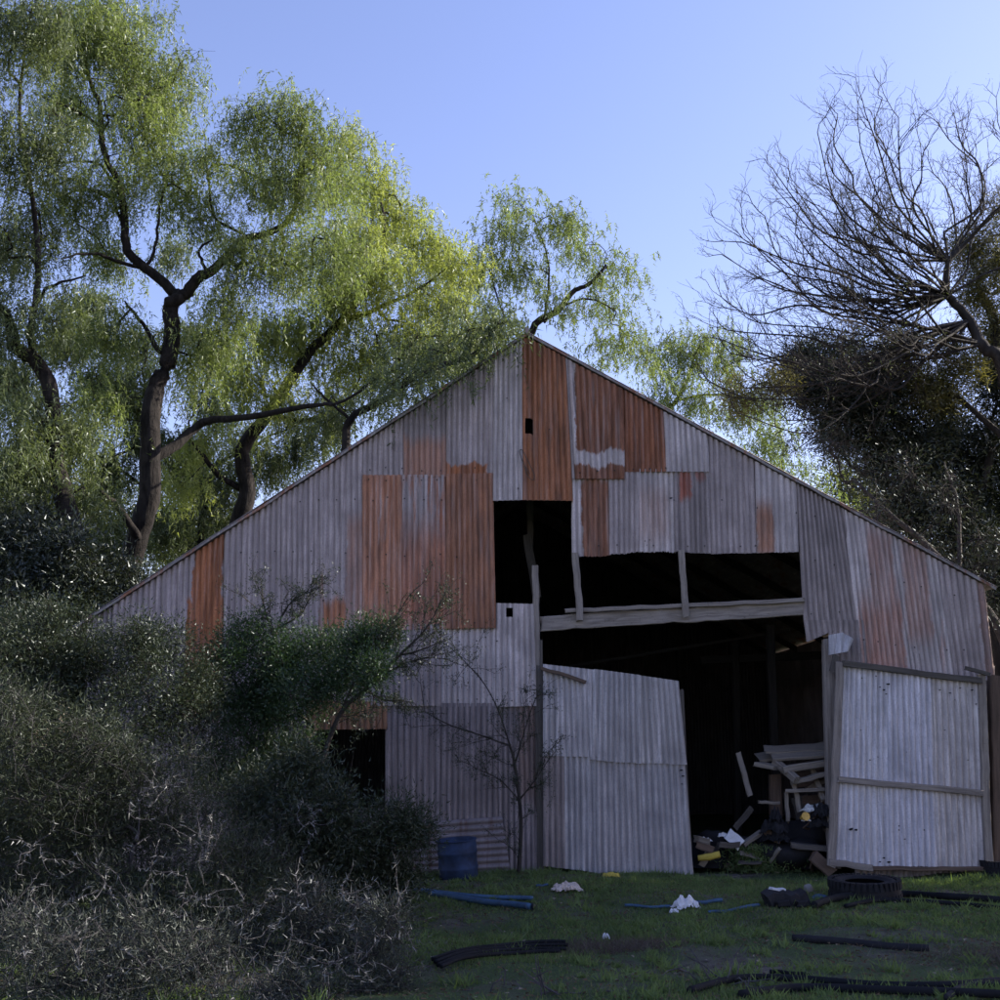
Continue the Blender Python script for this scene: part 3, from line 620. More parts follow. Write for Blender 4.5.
pepper('pepper_tree', 'shaded pepper tree filling the gaps between the dark trunks above the left roof slope',
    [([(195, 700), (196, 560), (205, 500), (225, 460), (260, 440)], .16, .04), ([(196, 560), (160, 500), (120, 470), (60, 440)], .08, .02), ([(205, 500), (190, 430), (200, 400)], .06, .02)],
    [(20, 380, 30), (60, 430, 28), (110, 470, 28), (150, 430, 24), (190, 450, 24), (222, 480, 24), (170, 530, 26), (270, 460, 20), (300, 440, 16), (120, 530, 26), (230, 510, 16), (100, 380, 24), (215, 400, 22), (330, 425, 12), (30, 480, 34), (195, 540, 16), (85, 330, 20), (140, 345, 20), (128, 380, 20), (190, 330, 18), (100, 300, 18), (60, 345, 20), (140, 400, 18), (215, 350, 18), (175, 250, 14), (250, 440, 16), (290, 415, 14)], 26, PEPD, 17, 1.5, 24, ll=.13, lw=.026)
pepper('pepper_tree', 'airy pale pepper tree standing behind the barn peak',
    [([(515, 700), (528, 420), (534, 335), (555, 308), (574, 293), (590, 282), (603, 268)], .22, .05), ([(545, 322), (548, 290), (546, 255), (535, 215)], .07, .02), ([(555, 308), (590, 300), (615, 310)], .06, .02), ([(534, 345), (505, 320), (490, 270)], .07, .02)],
    [(470, 285, 20), (478, 262, 14), (503, 228, 20), (530, 215, 19), (560, 225, 22), (495, 262, 20), (530, 265, 24), (580, 252, 20), (607, 265, 14), (555, 298, 22), (602, 298, 20), (622, 330, 19), (490, 310, 15), (600, 345, 18), (640, 352, 15), (514, 197, 8), (572, 215, 9), (625, 270, 8)],
    29, PEP, 15, .85, 14, ll=.15, lw=.029, spread=.36)
pepper('pepper_tree', 'small bright pepper tree far behind the right slope of the roof',
    [([(660, 700), (668, 450), (675, 400), (690, 370), (700, 350)], .16, .03), ([(675, 400), (720, 395), (750, 400)], .08, .02)],
    [(655, 345, 16), (680, 358, 20), (668, 392, 18), (700, 400, 20), (724, 368, 15), (742, 408, 20), (692, 340, 10), (765, 440, 22), (795, 470, 20), (712, 340, 9), (735, 340, 9), (830, 500, 20), (770, 400, 16)],
    33, PEP, 16, .85, 18, ll=.16, lw=.03, spread=.4)

# --- right: half bare tree
def bare_tree():
    rg = np.random.default_rng(5); Y = 17.; base = P(1035, 700, Y); base[2] = 0
    t = thing('bare_tree', base, 'nearly leafless tree fanning thin dark branches left over the sky', 'tree'); sk = Skel()
    sk.limb([base - (0, 0, .2), P(1030, 600, Y), P(1020, 480, Y), P(1005, 375, Y), P(985, 345, Y), P(966, 322, Y), P(952, 292, Y), P(947, 262, Y)], .19, .06)
    hub = [P(966, 322, Y), P(952, 292, Y), P(947, 262, Y), P(985, 345, Y)]
    starts = []
    tips = [(680, 300), (690, 312), (725, 240), (742, 222), (752, 262), (770, 195), (790, 182), (798, 165), (812, 178), (832, 120), (848, 92), (862, 110), (872, 88), (893, 76), (905, 92), (918, 84), (926, 118), (915, 150), (945, 95), (955, 120), (950, 170), (975, 140),
            (700, 375), (712, 395), (726, 345), (735, 300), (765, 320), (780, 270), (805, 235), (825, 210), (850, 170), (880, 160), (900, 190), (730, 410), (750, 360), (790, 350), (810, 300), (840, 270), (870, 230), (770, 425), (1010, 120), (990, 100), (1020, 180), (930, 200), (745, 385), (715, 330), (860, 320), (830, 330)]
    for _ in range(22):
        a_ = rg.uniform(2.0, 3.6); r_ = rg.uniform(90, 235); tips.append((955 + r_ * math.cos(a_) * 1.12, 290 - r_ * math.sin(a_) * .9))
    for (tx, ty) in tips:
        tx, ty = 955 + (tx - 955) * 1.0, 290 + (ty - 290) * .9
        h = hub[0] if ty > 300 else (hub[1] if ty > 170 else hub[2])
        if rg.random() < .2: h = hub[3]
        yo = rg.uniform(-2.2, 1.6); T = P(tx, ty, Y + yo); d = T - h; L = np.linalg.norm(d)
        side = unit(np.cross(d, (0, 1, 0))); side = side if side[2] < 0 else -side   # bow: leave low, turn up at the end
        pts = [h]
        for s_ in (.2, .4, .6, .8, 1): pts.append(h + d * s_ + side * L * .16 * math.sin(math.pi * s_ * .9) + rg.normal(0, .1, 3) * (s_ < 1) * L * .35)
        st = sk.near(h); r0 = (.011 + .007 * L / 3) * rg.uniform(.6, 1.3)
        e = sk.limb(pts[1:], r0, .003, start=st, n=4); starts.append((len(sk.p) - 17, e))
    # forking twigs
    n0 = len(sk.p); A = list(range(34, n0))
    def fork(i, ln, depth):
        p = sk.p[i]; pr = sk.par[i]; d = unit(p - sk.p[pr]); ax = unit(rg.normal(size=3)); s = unit(np.cross(d, ax)); dd = unit(d + s * rg.uniform(.4, 1.25) + np.array((-.05, 0, .22)))
        last = i; q = p; k = 4
        for j in range(k):
            dd = unit(dd + rg.normal(0, .2, 3) + np.array((0, 0, .06))); q = q + dd * ln / k; last = sk.add(q, last)
            if depth > 0 and rg.random() < .75: fork(last, ln * .55, depth - 1)
    for i in A:
        if rg.random() < .66: fork(i, rg.uniform(.3, .8), 2)
    print('bare nodes', len(sk.p))
    mb = MB(); sk.tubes(mb, .0027, .42, .2, 7); mb.build('trunk', DBARK, t, smooth=True)
    # feathery dry leaflets at the tips
    ch = set(sk.par); tp = np.array([sk.p[i] for i in range(n0, len(sk.p)) if i not in ch]); sel = tp[rg.random(len(tp)) < .22]
    acc = []; n = len(sel) * 5; leaves(acc, np.repeat(sel, 5, 0) + rg.normal(0, .035, (n, 3)), rg.normal(0, 1, (n, 3)), .035, .007, rg)
    build_leaves('foliage', acc, PEPD, t)
bare_tree()
NEED = leaf('needle_dark', (.012, .018, .014), (.04, .05, .026), (.055, .055, .035), .2, clump=1.5); NEEDO = leaf('needle_olive', (.07, .072, .03), (.19, .175, .06), (.14, .12, .06), .4, clump=1.5)
def dense_tree(name, label, cat, base_px, limbs, circles, Y, mat, seed, dens, per, ll, lw, spread, twn=3, bk=DBARK, drop=.0, rtip=.008, twl=.5, group=None, depth=1., barkcap=.3, step=.4, stems=False):
    rg = np.random.default_rng(seed); base = P(base_px, 700, Y); base[2] = float(hgt(base[0], base[1]))
    t = thing(name, base, label, cat, group); sk = Skel()
    for li, (pts, r0, r1) in enumerate(limbs):
        W = [P(p[0], p[1], Y + (p[2] if len(p) > 2 else 0)) for p in pts]
        if li == 0 or stems: W[0] = np.array((W[0][0], W[0][1], float(hgt(W[0][0], W[0][1])) - .05)); sk.limb(W, r0, r1)
        else: sk.limb(W, r0, r1, start=sk.near(W[0]))
    att = sample(circles, Y, rg, dens, depth, .5); sk.grow(att, rg, step, step * .1, .2)
    mb = MB(); sk.tubes(mb, rtip, .45, barkcap); term = np.array([sk.p[i] for i in sk.term]); twigs(mb, term, rg, twl, max(.0025, rtip * .5), twn, drop)
    mb.build('trunk' if cat == 'tree' else 'stem', bk, t, smooth=True)
    acc = []; n = len(term) * per; c = np.repeat(term, per, 0); off = rg.normal(0, spread, (n, 3)); tn = np.repeat(rg.random(len(term)), per) * .4 + rg.random(n) * .6
    leaves(acc, c + off, off / spread * .6 + rg.normal(0, .8, (n, 3)) + np.array((0, 0, .2 - drop)), rg.uniform(.6, 1.3, n) * ll, rg.uniform(.7, 1.3, n) * lw, rg, tn)
    build_leaves('foliage', acc, mat, t); return t, sk, term
dense_tree('evergreen_tree', 'dark shaggy evergreen tree looming beside the right end of the barn', 'tree', 1000,
    [([(1000, 700), (985, 600), (960, 520), (930, 470), (900, 420), (860, 390), (820, 380)], .28, .06), ([(960, 520), (990, 450), (1000, 400)], .15, .05), ([(930, 470), (880, 480), (850, 470)], .1, .04)],
    [(828, 368, 34), (812, 392, 24), (885, 372, 34), (845, 425, 34), (800, 365, 14), (880, 455, 32), (925, 450, 38), (975, 440, 36), (985, 500, 42), (905, 505, 30), (960, 545, 34), (935, 500, 30), (870, 410, 30), (1010, 380, 40), (1005, 580, 34), (1010, 640, 30)], 19.2, NEED, 21, 2.4, 380, .11, .022, .17, drop=.1, depth=.8)
dense_tree('evergreen_tree', 'olive leafed evergreen with sun touched tufts at the right edge of the picture', 'tree', 1040,
    [([(1040, 700), (1035, 560), (1020, 450), (995, 340), (975, 280)], .25, .08), ([(1020, 450), (960, 400), (930, 390)], .1, .04)],
    [(965, 245, 20), (990, 265, 26), (975, 300, 20), (925, 385, 28), (950, 405, 26), (960, 360, 24), (995, 330, 24), (900, 350, 14), (1020, 220, 30), (740, 395, 12), (775, 385, 12), (1030, 300, 30)], 18.3, NEEDO, 22, 2.2, 300, .10, .02, .17, depth=.8)
dense_tree('evergreen_tree', 'thin grey twiggy tree hanging low behind the right roof edge', 'tree', 1000,
    [([(1030, 700), (1000, 640), (960, 580), (900, 520), (850, 480)], .14, .03), ([(960, 580), (960, 520), (940, 460)], .08, .02)],
    [(850, 470, 22), (880, 510, 22), (920, 540, 24), (960, 575, 24), (985, 610, 24), (900, 470, 24), (950, 500, 28), (990, 550, 24), (830, 440, 18), (800, 440, 14)], 17.4, NEED, 23, 1.9, 70, .08, .018, .22, twn=9, bk=TWIG, depth=.8, drop=.6)
FAR = leaf('far_leaf', (.05, .07, .022), (.16, .175, .045), (.2, .2, .1), .5)
for i, (x, y0, Y, r, lab) in enumerate([(860, 520, 36, 60, 'far sunlit tree glimpsed through the twigs right of the roof'), (990, 560, 34, 70, 'far green tree low behind the right corner of the barn'), (60, 520, 34, 75, 'far tree showing yellow-green between the two left trunks'),
                                    (200, 520, 38, 70, 'far tree seen behind the left roof edge below the long bough'), (-60, 480, 32, 80, 'far tree at the left picture edge behind the trunks')]):
    dense_tree('background_tree', lab, 'tree', x, [([(x, 700), (x, 600), (x + 8, y0)], .2, .06)],
        [(x, y0 - r * .2, r * .6), (x - r * .6, y0 + r * .3, r * .5), (x + r * .6, y0 + r * .3, r * .5), (x, y0 + r * .7, r * .6), (x - r * .3, y0 - r * .5, r * .3)], Y, FAR, 40 + i, .3, 260, .2, .06, .4, twn=2, step=.8, rtip=.012)

dense_tree('evergreen_tree', 'big added tree unseen outside the right picture edge, blocking the sun from the yard', 'tree', 1690,  # added out of view, only to keep the sun off the yard
    [([(1690, 800), (1680, 650), (1670, 450), (1670, 300)], .3, .1)], [(1680, 300, 140), (1550, 380, 110), (1800, 350, 130), (1560, 260, 100), (1660, 440, 110), (1600, 520, 100), (1760, 500, 100)], 10.5, NEED, 24, .8, 260, .16, .06, .4, depth=1.3, step=.8)
dense_tree('evergreen_tree', 'third added tree unseen between the other two outside the right edge, blocking the sun', 'tree', 1530,  # another unseen tree, put in to close a sun gap on the grass
    [([(1530, 800), (1530, 650), (1530, 450), (1520, 300)], .3, .1)], [(1530, 300, 120), (1450, 400, 100), (1620, 400, 110), (1600, 300, 90), (1480, 520, 90), (1600, 520, 90), (1440, 300, 90), (1530, 600, 80), (1460, 620, 60)], 12.5, NEED, 26, .8, 260, .16, .06, .4, depth=1.2, step=.8)
dense_tree('evergreen_tree', 'second added tree unseen by the barn corner outside the right edge, blocking the sun', 'tree', 1340,  # added out of view to block sun on yard and front wall
    [([(1340, 800), (1340, 650), (1330, 450), (1320, 300)], .3, .1)], [(1330, 300, 110), (1260, 400, 90), (1420, 400, 100), (1330, 200, 90), (1400, 260, 90), (1280, 500, 80), (1390, 520, 80), (1230, 300, 70)], 14.5, NEED, 25, .8, 260, .16, .06, .35, depth=1.2, step=.8)
# ------------------------------------------------------------------ shrubs on the left
BUSHD = leaf('shrub_leaf_dark', (.014, .022, .014), (.055, .070, .038), (.08, .085, .06), .25, (1.1, 1.1, .7), 1.2, .03)
BUSHG = leaf('shrub_leaf_green', (.015, .03, .014), (.05, .088, .034), (.13, .16, .07), .3, (1.1, 1.2, .6), 1.2, .03)
BUSHM = leaf('shrub_leaf_olive', (.018, .024, .016), (.062, .075, .043), (.15, .155, .12), .2, (1.1, 1.1, .7), 1.1, .02)
SPINE = leaf('pale_spine', (.10, .10, .098), (.24, .235, .23), None, .1, (1, 1, 1), 1, .03)
BUSHP = leaf('thorn_grey', (.022, .028, .02), (.072, .08, .066), (.30, .29, .29), .1, (1, 1, 1), 1.3, .02)
PALE = bark('pale_thorn_twig', (.105, .10, .104), (.04, .036, .042), 12)
def stems(xs, Y, h): return [([(x, 930, .25), (x + dx, (h + 960) / 2, .25 + dz), (x + dx * 2, h + 60 if h < 900 else 960, .3 + dz * 1.5)], .011, .004) for x, dx, dz in xs]
BG = 'thorny shrubs massed in front of the barn'
dense_tree('shrub', 'wide dark olive shrub at the left edge, its top hiding the end of the roof', 'shrub', 60, stems([(20, -10, .2), (60, 8, -.3), (110, 14, .1)], 11.5, 680),
    [(20, 640, 38), (70, 650, 40), (-20, 660, 50), (115, 665, 34), (150, 700, 36), (60, 710, 55), (0, 740, 60), (110, 750, 50), (165, 650, 24), (190, 720, 34), (140, 640, 20), (50, 620, 16), (195, 680, 22), (90, 800, 60), (20, 830, 60), (-20, 700, 60), (0, 790, 60), (30, 690, 45)], 11.6, BUSHD, 51, 4.6, 230, .043, .013, .11, twl=.3, rtip=.004, step=.25, stems=True, group=BG, twn=4)
dense_tree('shrub', 'rounder deep green shrub topping up against the wall under the rusty panels', 'shrub', 290, stems([(260, -8, .2), (300, 8, -.2), (330, 12, .1)], 12.3, 690),
    [(248, 640, 24), (232, 660, 24), (285, 650, 26), (325, 655, 24), (365, 642, 20), (385, 640, 12), (300, 690, 36), (250, 710, 36), (342, 680, 22), (280, 745, 38), (230, 760, 36), (215, 690, 20), (375, 670, 14), (262, 692, 24), (275, 670, 20)], 12.4, BUSHG, 52, 4.6, 230, .042, .014, .1, twl=.3, rtip=.004, step=.25, stems=True, group=BG, twn=3)
dense_tree('shrub', 'feathery dark green shrub below the small window, reaching right along the wall', 'shrub', 330, stems([(280, -8, .2), (320, 8, -.2), (350, 12, .1)], 11., 800),
    [(300, 800, 44), (345, 822, 26), (392, 825, 18), (330, 845, 40), (380, 850, 34), (270, 850, 48), (415, 832, 11), (300, 765, 22), (250, 800, 36), (300, 880, 44), (360, 890, 34), (318, 790, 16), (400, 880, 16)], 10.8, BUSHD, 53, 4.8, 190, .055, .013, .11, twl=.3, rtip=.004, step=.25, stems=True, group=BG, twn=4)
THORN, _, _ = dense_tree('shrub', 'wide olive-grey thorny shrub filling the lower left, flecked with pale spines', 'shrub', 100, stems([(60, -8, .2), (120, 8, -.2), (180, 12, .1), (0, 0, 0)], 9., 780),
    [(40, 780, 50), (110, 790, 50), (180, 800, 46), (-10, 820, 60), (80, 860, 60), (160, 870, 56), (220, 860, 40), (20, 910, 60), (110, 930, 60), (190, 930, 50), (240, 910, 36), (-30, 760, 50), (10, 720, 40), (90, 740, 36), (260, 860, 36)], 9.2, BUSHM, 54, 6, 160, .055, .008, .10, bk=PALE, twl=.26, rtip=.0035, step=.22, stems=True, group=BG, twn=7)
SCRUB, _, _ = dense_tree('shrub', 'low dry thorn scrub along the bottom left corner', 'shrub', 150, stems([(60, -8, .1), (160, 8, 0), (260, 6, .1), (330, 6, .1)], 8., 945),
    [(30, 950, 40), (90, 960, 44), (150, 960, 44), (210, 960, 44), (270, 950, 40), (320, 950, 34), (360, 930, 24), (310, 910, 28), (60, 990, 50), (180, 1000, 44), (280, 995, 40), (350, 975, 24), (390, 920, 12), (20, 1010, 50, 7.4), (90, 1010, 50, 7.4), (160, 1015, 50, 7.4), (60, 985, 50, 7.6), (130, 985, 44, 7.6), (0, 960, 50, 7.8), (230, 1010, 44, 7.5), (300, 1012, 38, 7.5), (360, 1005, 24, 7.7), (395, 985, 16, 7.8), (380, 950, 20)], 8.2, BUSHP, 55, 6, 130, .05, .007, .09, bk=PALE, twl=.24, rtip=.003, step=.2, stems=True, group=BG, twn=7, depth=.7)
dense_tree('shrub', 'dark bushes in deep shade behind the left end of the roof', 'shrub', 30, [([(30, 700), (30, 620), (40, 560)], .08, .03)],
    [(10, 540, 40), (60, 560, 36), (100, 580, 26), (30, 600, 50), (-20, 580, 50), (80, 610, 36), (130, 590, 18), (30, 660, 60), (110, 650, 50), (-30, 640, 60)], 16.3, NEED, 56, 2.2, 420, .085, .024, .16, twl=.4)
def spines(px, py, Y, par, seed, n=7):
    """a pale dead shoot set with long spines"""
    rg = np.random.default_rng(seed); c = P(px, py, Y); t = bpy.data.objects.new('dead_shoot', None); link(t, par); t.location = tuple(c - root_loc(par)); mb = MB(); acc = []
    for _ in range(n):
        d = unit(rg.normal(0, 1, 3) * (1, .6, 1)); p = c + rg.normal(0, .07, 3); pts = [p]
        for j in range(6): d = unit(d + rg.normal(0, .3, 3)); pts.append(pts[-1] + d * .05)
        tube(mb, pts, np.linspace(.0035, .0015, 7), 4, cap=False); m = 16; q = np.array(pts)[rg.integers(0, 7, m)] + rg.normal(0, .008, (m, 3))
        leaves(acc, q, rg.normal(0, 1, (m, 3)) + d, rg.uniform(.03, .065, m), .0065, rg)
    mb.build('stem', PALE, t); build_leaves('spine', acc, SPINE, t)
rs = np.random.default_rng(31)
for i, (x, y) in enumerate([(25, 905), (70, 965), (110, 885), (150, 975), (185, 870), (205, 845), (165, 825), (60, 900), (95, 930), (235, 925), (270, 960), (305, 925), (340, 900), (375, 920), (330, 965), (130, 940), (30, 850), (195, 900), (250, 985), (15, 975), (360, 960), (290, 890), (215, 975), (140, 800), (90, 990), (310, 820), (280, 845), (395, 905)]):
    yy = 8.5 - .9 * max(0, (y - 850)) / 150 if x < 250 else 8.0 - .5 * max(0, (y - 880)) / 120
    if i in (25, 26): yy = 9.8
    spines(x, y, yy - .25, (SCRUB if y > 880 else THORN), 300 + i, int(rs.integers(3, 7)))
# --- bare sapling and thin leafless limb in front of the wall
def sapling(name, label, limbs, Y, seed, n=.5, r=.004, lf=0):
    rg = np.random.default_rng(seed); b = limbs[0][0][0]; base = P(b[0], b[1], Y); base[2] = float(hgt(base[0], base[1])); t = thing(name, base, label, 'sapling'); sk = Skel()
    for li, (pts, r0, r1) in enumerate(limbs):
        W = [P(p[0], p[1], Y + (p[2] if len(p) > 2 else 0)) for p in pts]
        if li == 0: W[0] = base - (0, 0, .03); sk.limb(W, r0, r1)
        else: sk.limb(W, r0, r1, start=sk.near(W[0]))
    n0 = len(sk.p)
    def fork(i, ln, d_):
        p = sk.p[i]; d = unit(p - sk.p[sk.par[i]]); dd = unit(d + rg.normal(0, .6, 3) * (1, .5, 1)); q = p; last = i
        for j in range(4):
            dd = unit(dd + rg.normal(0, .2, 3)); q = q + dd * ln / 4; last = sk.add(q, last)
            if d_ and rg.random() < .5: fork(last, ln * .5, d_ - 1)
    for i in range(6, n0):
        if rg.random() < n: fork(i, rg.uniform(.15, .5), 2)
    mb = MB(); sk.tubes(mb, .0022, .45, .03, 6); mb.build('stem', DBARK, t, smooth=True)
    P_ = np.array(sk.p[6:]); m = len(P_) * 3; acc = []; leaves(acc, np.repeat(P_, 3, 0) + rg.normal(0, .03, (m, 3)), rg.normal(0, 1, (m, 3)), .03, .012, rg); build_leaves('foliage', acc, BUSHD, t)
sapling('sapling', 'thin scraggly sapling with few leaves standing before the front wall left of the doors',
    [([(521, 900), (519, 870), (521, 820), (515, 765), (508, 740), (498, 710), (485, 685), (468, 665), (455, 652)], .012, .004), ([(515, 765), (525, 730), (535, 700), (545, 680)], .006, .002), ([(508, 745), (480, 735), (450, 725), (425, 712)], .006, .002), ([(519, 800), (500, 780), (480, 770)], .005, .002), ([(519, 800), (535, 780), (545, 765)], .004, .002)], 13.9, 61, .6)
sapling('sapling', 'leafless dark branch slanting up right across the lilac iron wall',
    [([(300, 900), (318, 780), (340, 715), (365, 690), (400, 655), (425, 630), (440, 605)], .02, .004), ([(365, 690), (400, 665), (440, 655)], .006, .002), ([(340, 715), (360, 670), (380, 640), (400, 610)], .007, .002), ([(400, 655), (420, 650), (445, 640)], .004, .002), ([(365, 690), (385, 700), (400, 700)], .004, .002)], 12.2, 62, .95)
sapling('sapling', 'spindly twig tips poking above the deep green shrub',
    [([(265, 900), (268, 700), (275, 640), (285, 610), (300, 595)], .01, .003), ([(275, 640), (265, 610), (262, 590)], .004, .002), ([(275, 630), (300, 615), (308, 600)], .004, .002)], 12.6, 63, .9)

# ------------------------------------------------------------------ grass
GR = leaf('grass_blade', (.07, .105, .052), (.20, .265, .115), (.22, .20, .13), .42, (1.1, 1.2, .5), 1.4, .0)
DRY = leaf('dry_grass', (.06, .045, .035), (.13, .10, .075), (.2, .18, .14), .2, (1, 1, 1), 2, .03)
def patch(x, y):
    v = np.sin(x * 1.3 + 2 * np.sin(y * .9)) + np.sin(y * 2.1 - x * .6 + 1) * .8 + np.sin(x * 3.7 + y * 2.9) * .5 + np.sin(x * 7.1 - y * 5.3) * .3; return v
def grass():
    rg = np.random.default_rng(9); n = 420000; x = rg.uniform(-4.5, 8, n); y = rg.uniform(6.3, 15.2, n)
    bare = ((x - 2.6) / 1.9) ** 2 + ((y - 8.9) / 1.2) ** 2; d = np.clip(.72 + .25 * patch(x, y), .08, 1); d = np.where(bare < 1, d * .35, d)
    d = np.where((np.abs(x - .1) < .9) & (np.abs(y - 8.2) < .6), d * .35, d); d = np.where(y > 13.9, d * .6, d); d = np.where((x < .4) & (y < 8.), d * .35, d)
    vis = (np.abs(x) < y * .49 + .5); keep = (rg.random(n) < d) & vis & ((y < 14.35) | ((x > 3.0) & (x < 4.4)) | (x > 6.6)); x, y, d = x[keep], y[keep], d[keep]; n = len(x); print('grass', n)
    pos = np.stack([x, y, hgt(x, y) - .01], -1); dr_ = rg.normal(0, .55, (n, 3)); dr_[:, 2] = .75
    acc = []; leaves(acc, pos, dr_, rg.uniform(.02, .065, n) * (.6 + .6 * d), rg.uniform(.007, .015, n), rg)
    m = 1500; tx = rg.uniform(-3.5, 7, m); ty = rg.uniform(6.6, 14.2, m); kp = rg.random(m) < np.clip(.5 + .35 * patch(tx + 3, ty), .05, 1); tx, ty = tx[kp], ty[kp]; wx = rg.uniform(-2.2, 6.6, 170); wx = wx[(wx < 2.75) | (wx > 4.4)]; tx = np.concatenate([tx, wx]); ty = np.concatenate([ty, rg.uniform(13.85, 14.15, len(wx))]); m = len(tx); q = 45
    sc = np.repeat(rg.uniform(.5, 1.6, m), q); X = np.repeat(tx, q) + rg.normal(0, .035, m * q) * sc; Y_ = np.repeat(ty, q) + rg.normal(0, .035, m * q) * sc; dd = rg.normal(0, .8, (m * q, 3)); dd[:, 2] = .9
    leaves(acc, np.stack([X, Y_, hgt(X, Y_)], -1), dd, rg.uniform(.03, .09, m * q) * sc, rg.uniform(.008, .02, m * q), rg, np.clip(np.repeat(rg.random(m), q) * .5 + .3 + rg.random(m * q) * .2, 0, .92))
    o = build_leaves('grass', acc, GR, None); tag(o, 'short dark green grass and weeds on the yard in front of the barn', 'grass', kind='stuff')
    n = 9000; x = rg.uniform(-4, 7.5, n); y = rg.uniform(6.5, 14.2, n); dr_ = rg.normal(0, 1, (n, 3)); dr_[:, 2] *= .25; litter = []; leaves(litter, np.stack([x, y, hgt(x, y) + .015], -1), dr_, rg.uniform(.02, .05, n), .016, rg)
    LIT = leaf('leaf_litter', (.06, .04, .028), (.17, .12, .08), (.28, .24, .19), .15, (1, 1, 1), 2, 0); o = build_leaves('leaf_litter', litter, LIT, None); tag(o, 'fallen brown leaves scattered through the grass of the yard', 'leaf litter', kind='stuff')
    n = 26000; x = np.concatenate([rg.normal(.9, .28, n // 4), rg.uniform(-3, 7, n // 2), rg.normal(4.3, .5, n // 4)]); y = np.concatenate([rg.normal(9.6, .14, n // 4), rg.uniform(6.5, 14.2, n // 2), rg.normal(8.8, .2, n // 4)]); n = len(x)
    dr_ = rg.normal(0, 1, (n, 3)); dr_[:, 2] = .5; acc = []; leaves(acc, np.stack([x, y, hgt(x, y)], -1), dr_, rg.uniform(.03, .12, n), .004, rg)
    o = build_leaves('dry_grass', acc, DRY, None); tag(o, 'flattened brown dead grass and straw scattered over the yard', 'dead grass', kind='stuff')
grass()
rgw = np.random.default_rng(77)
def weed(px, py, r, h, label, mat=GR, n=900, cat='weeds'):
    c = G(px, py); pts = c + rgw.normal(0, 1, (n, 3)) * (r, r * .6, 0) + np.array((0, 0, 1)) * (rgw.random((n, 1)) * h); dr_ = rgw.normal(0, .7, (n, 3)); dr_[:, 2] += .6; acc = []
    leaves(acc, pts, dr_, rgw.uniform(.03, .08, n), rgw.uniform(.008, .02, n), rgw); o = build_leaves('weed_clump', acc, mat, None); tag(o, label, cat, kind='stuff')
weed(755, 873, .17, .34, 'leafy weed clump growing in the barn doorway', n=3500); weed(778, 872, .2, .22, 'low weeds beside the doorway timber', n=900); weed(468, 862, .15, .25, 'weeds at the foot of the wall beside the blue panel', n=700)

# ------------------------------------------------------------------ things on the ground
def hose(name, pix, r, mat, label, cat='pipe', group=None, up=None, ridged=False, wav=0.):
    r *= .7; pts = [G(p[0], p[1]) + (0, 0, (r + .008 if up is None else up)) for p in pix]; s = spline(pts, 14 if not ridged else 40); s[:, 2] += .004 * np.sin(np.linspace(0, 9, len(s))); s[:, 1] += .03 * np.sin(np.linspace(0, 6.5, len(s)) + len(label)) * (len(pts) > 3)
    mb = MB(); rr = np.full(len(s), r)
    if ridged: rr = r * (1 + .07 * (np.arange(len(s)) % 2))
    tube(mb, s, rr, 10); o = mb.build(name, mat, smooth=True); return tag(o, label, cat, group)
HG = 'black poly pipes strewn over the yard'
hose('poly_pipe', [(815, 912), (838, 905), (865, 901), (900, 899), (950, 903), (1010, 907)], .047, BLACK_PVC, 'black pipe bending past the front of the large tyre', group=HG, ridged=True, up=.06)
hose('poly_pipe', [(845, 909), (880, 903), (930, 905), (1010, 912)], .03, BLACK_PVC, 'second black pipe lying just in front of the tyre pipe', group=HG)
hose('poly_pipe', [(792, 940), (825, 943), (860, 946), (895, 950), (928, 951)], .045, RUBBER, 'thick dark hose half buried in bare dirt, midway to the right', group=HG, up=.02)
hose('poly_pipe', [(690, 996), (740, 985), (800, 984), (880, 989), (950, 990), (1010, 986)], .035, BLACK_PVC, 'upper black pipe along the bottom right edge', group=HG)
hose('poly_pipe', [(770, 975), (790, 976), (812, 979)], .02, BLACK_PVC, 'short black pipe end left above the bottom right pipes', group=HG)
hose('poly_pipe', [(740, 1000), (800, 994), (880, 996), (950, 998), (1010, 1000)], .038, BLACK_PVC, 'lower black pipe running out of the bottom right corner', group=HG)
hose('poly_pipe', [(945, 1002), (958, 994), (980, 990), (1010, 991)], .03, RUBBER, 'curled black hose end in the bottom right corner', group=HG)
for k, (dy, x1) in enumerate([(0, 566), (3, 568), (6, 566), (9, 560)]):
    hose('poly_pipe', [(432 + k * 3, 966 + dy * .8), (465, 956 + dy), (500, 950 + dy), (530, 948 + dy), (x1, 948 + dy)], .022, BLACK_PVC, ['topmost', 'second', 'third', 'lowest'][k] + ' of four black pipes bundled in the grass at lower centre', group='bundled black pipes at lower centre', up=.045)
BGp = 'blue pipes lying in the grass'
hose('blue_pipe', [(415, 893), (455, 897), (500, 901), (533, 902)], .035, BLUE_PVC, 'blue pipe nearest the wall below the blue panel', group=BGp)
hose('blue_pipe', [(430, 897), (480, 905), (531, 911)], .045, BLUE_PVC, 'thicker blue pipe with a dark open end', group=BGp)
hose('blue_pipe', [(625, 906), (650, 905), (672, 905)], .02, BLUE_PVC, 'thin blue pipe left of the white rag', group=BGp); hose('blue_pipe', [(692, 904), (705, 904), (722, 903)], .028, BLUE_PVC, 'short blue pipe sticking out right of the white rag', group=BGp)
hose('blue_pipe', [(709, 915), (722, 914), (740, 910), (760, 908)], .022, BLUE_PVC, 'slanting blue pipe below and right of the white rag', group=BGp); hose('blue_pipe', [(536, 888), (548, 887)], .02, BLUE_PVC, 'stub of blue pipe left of the crumpled cloth', group=BGp)
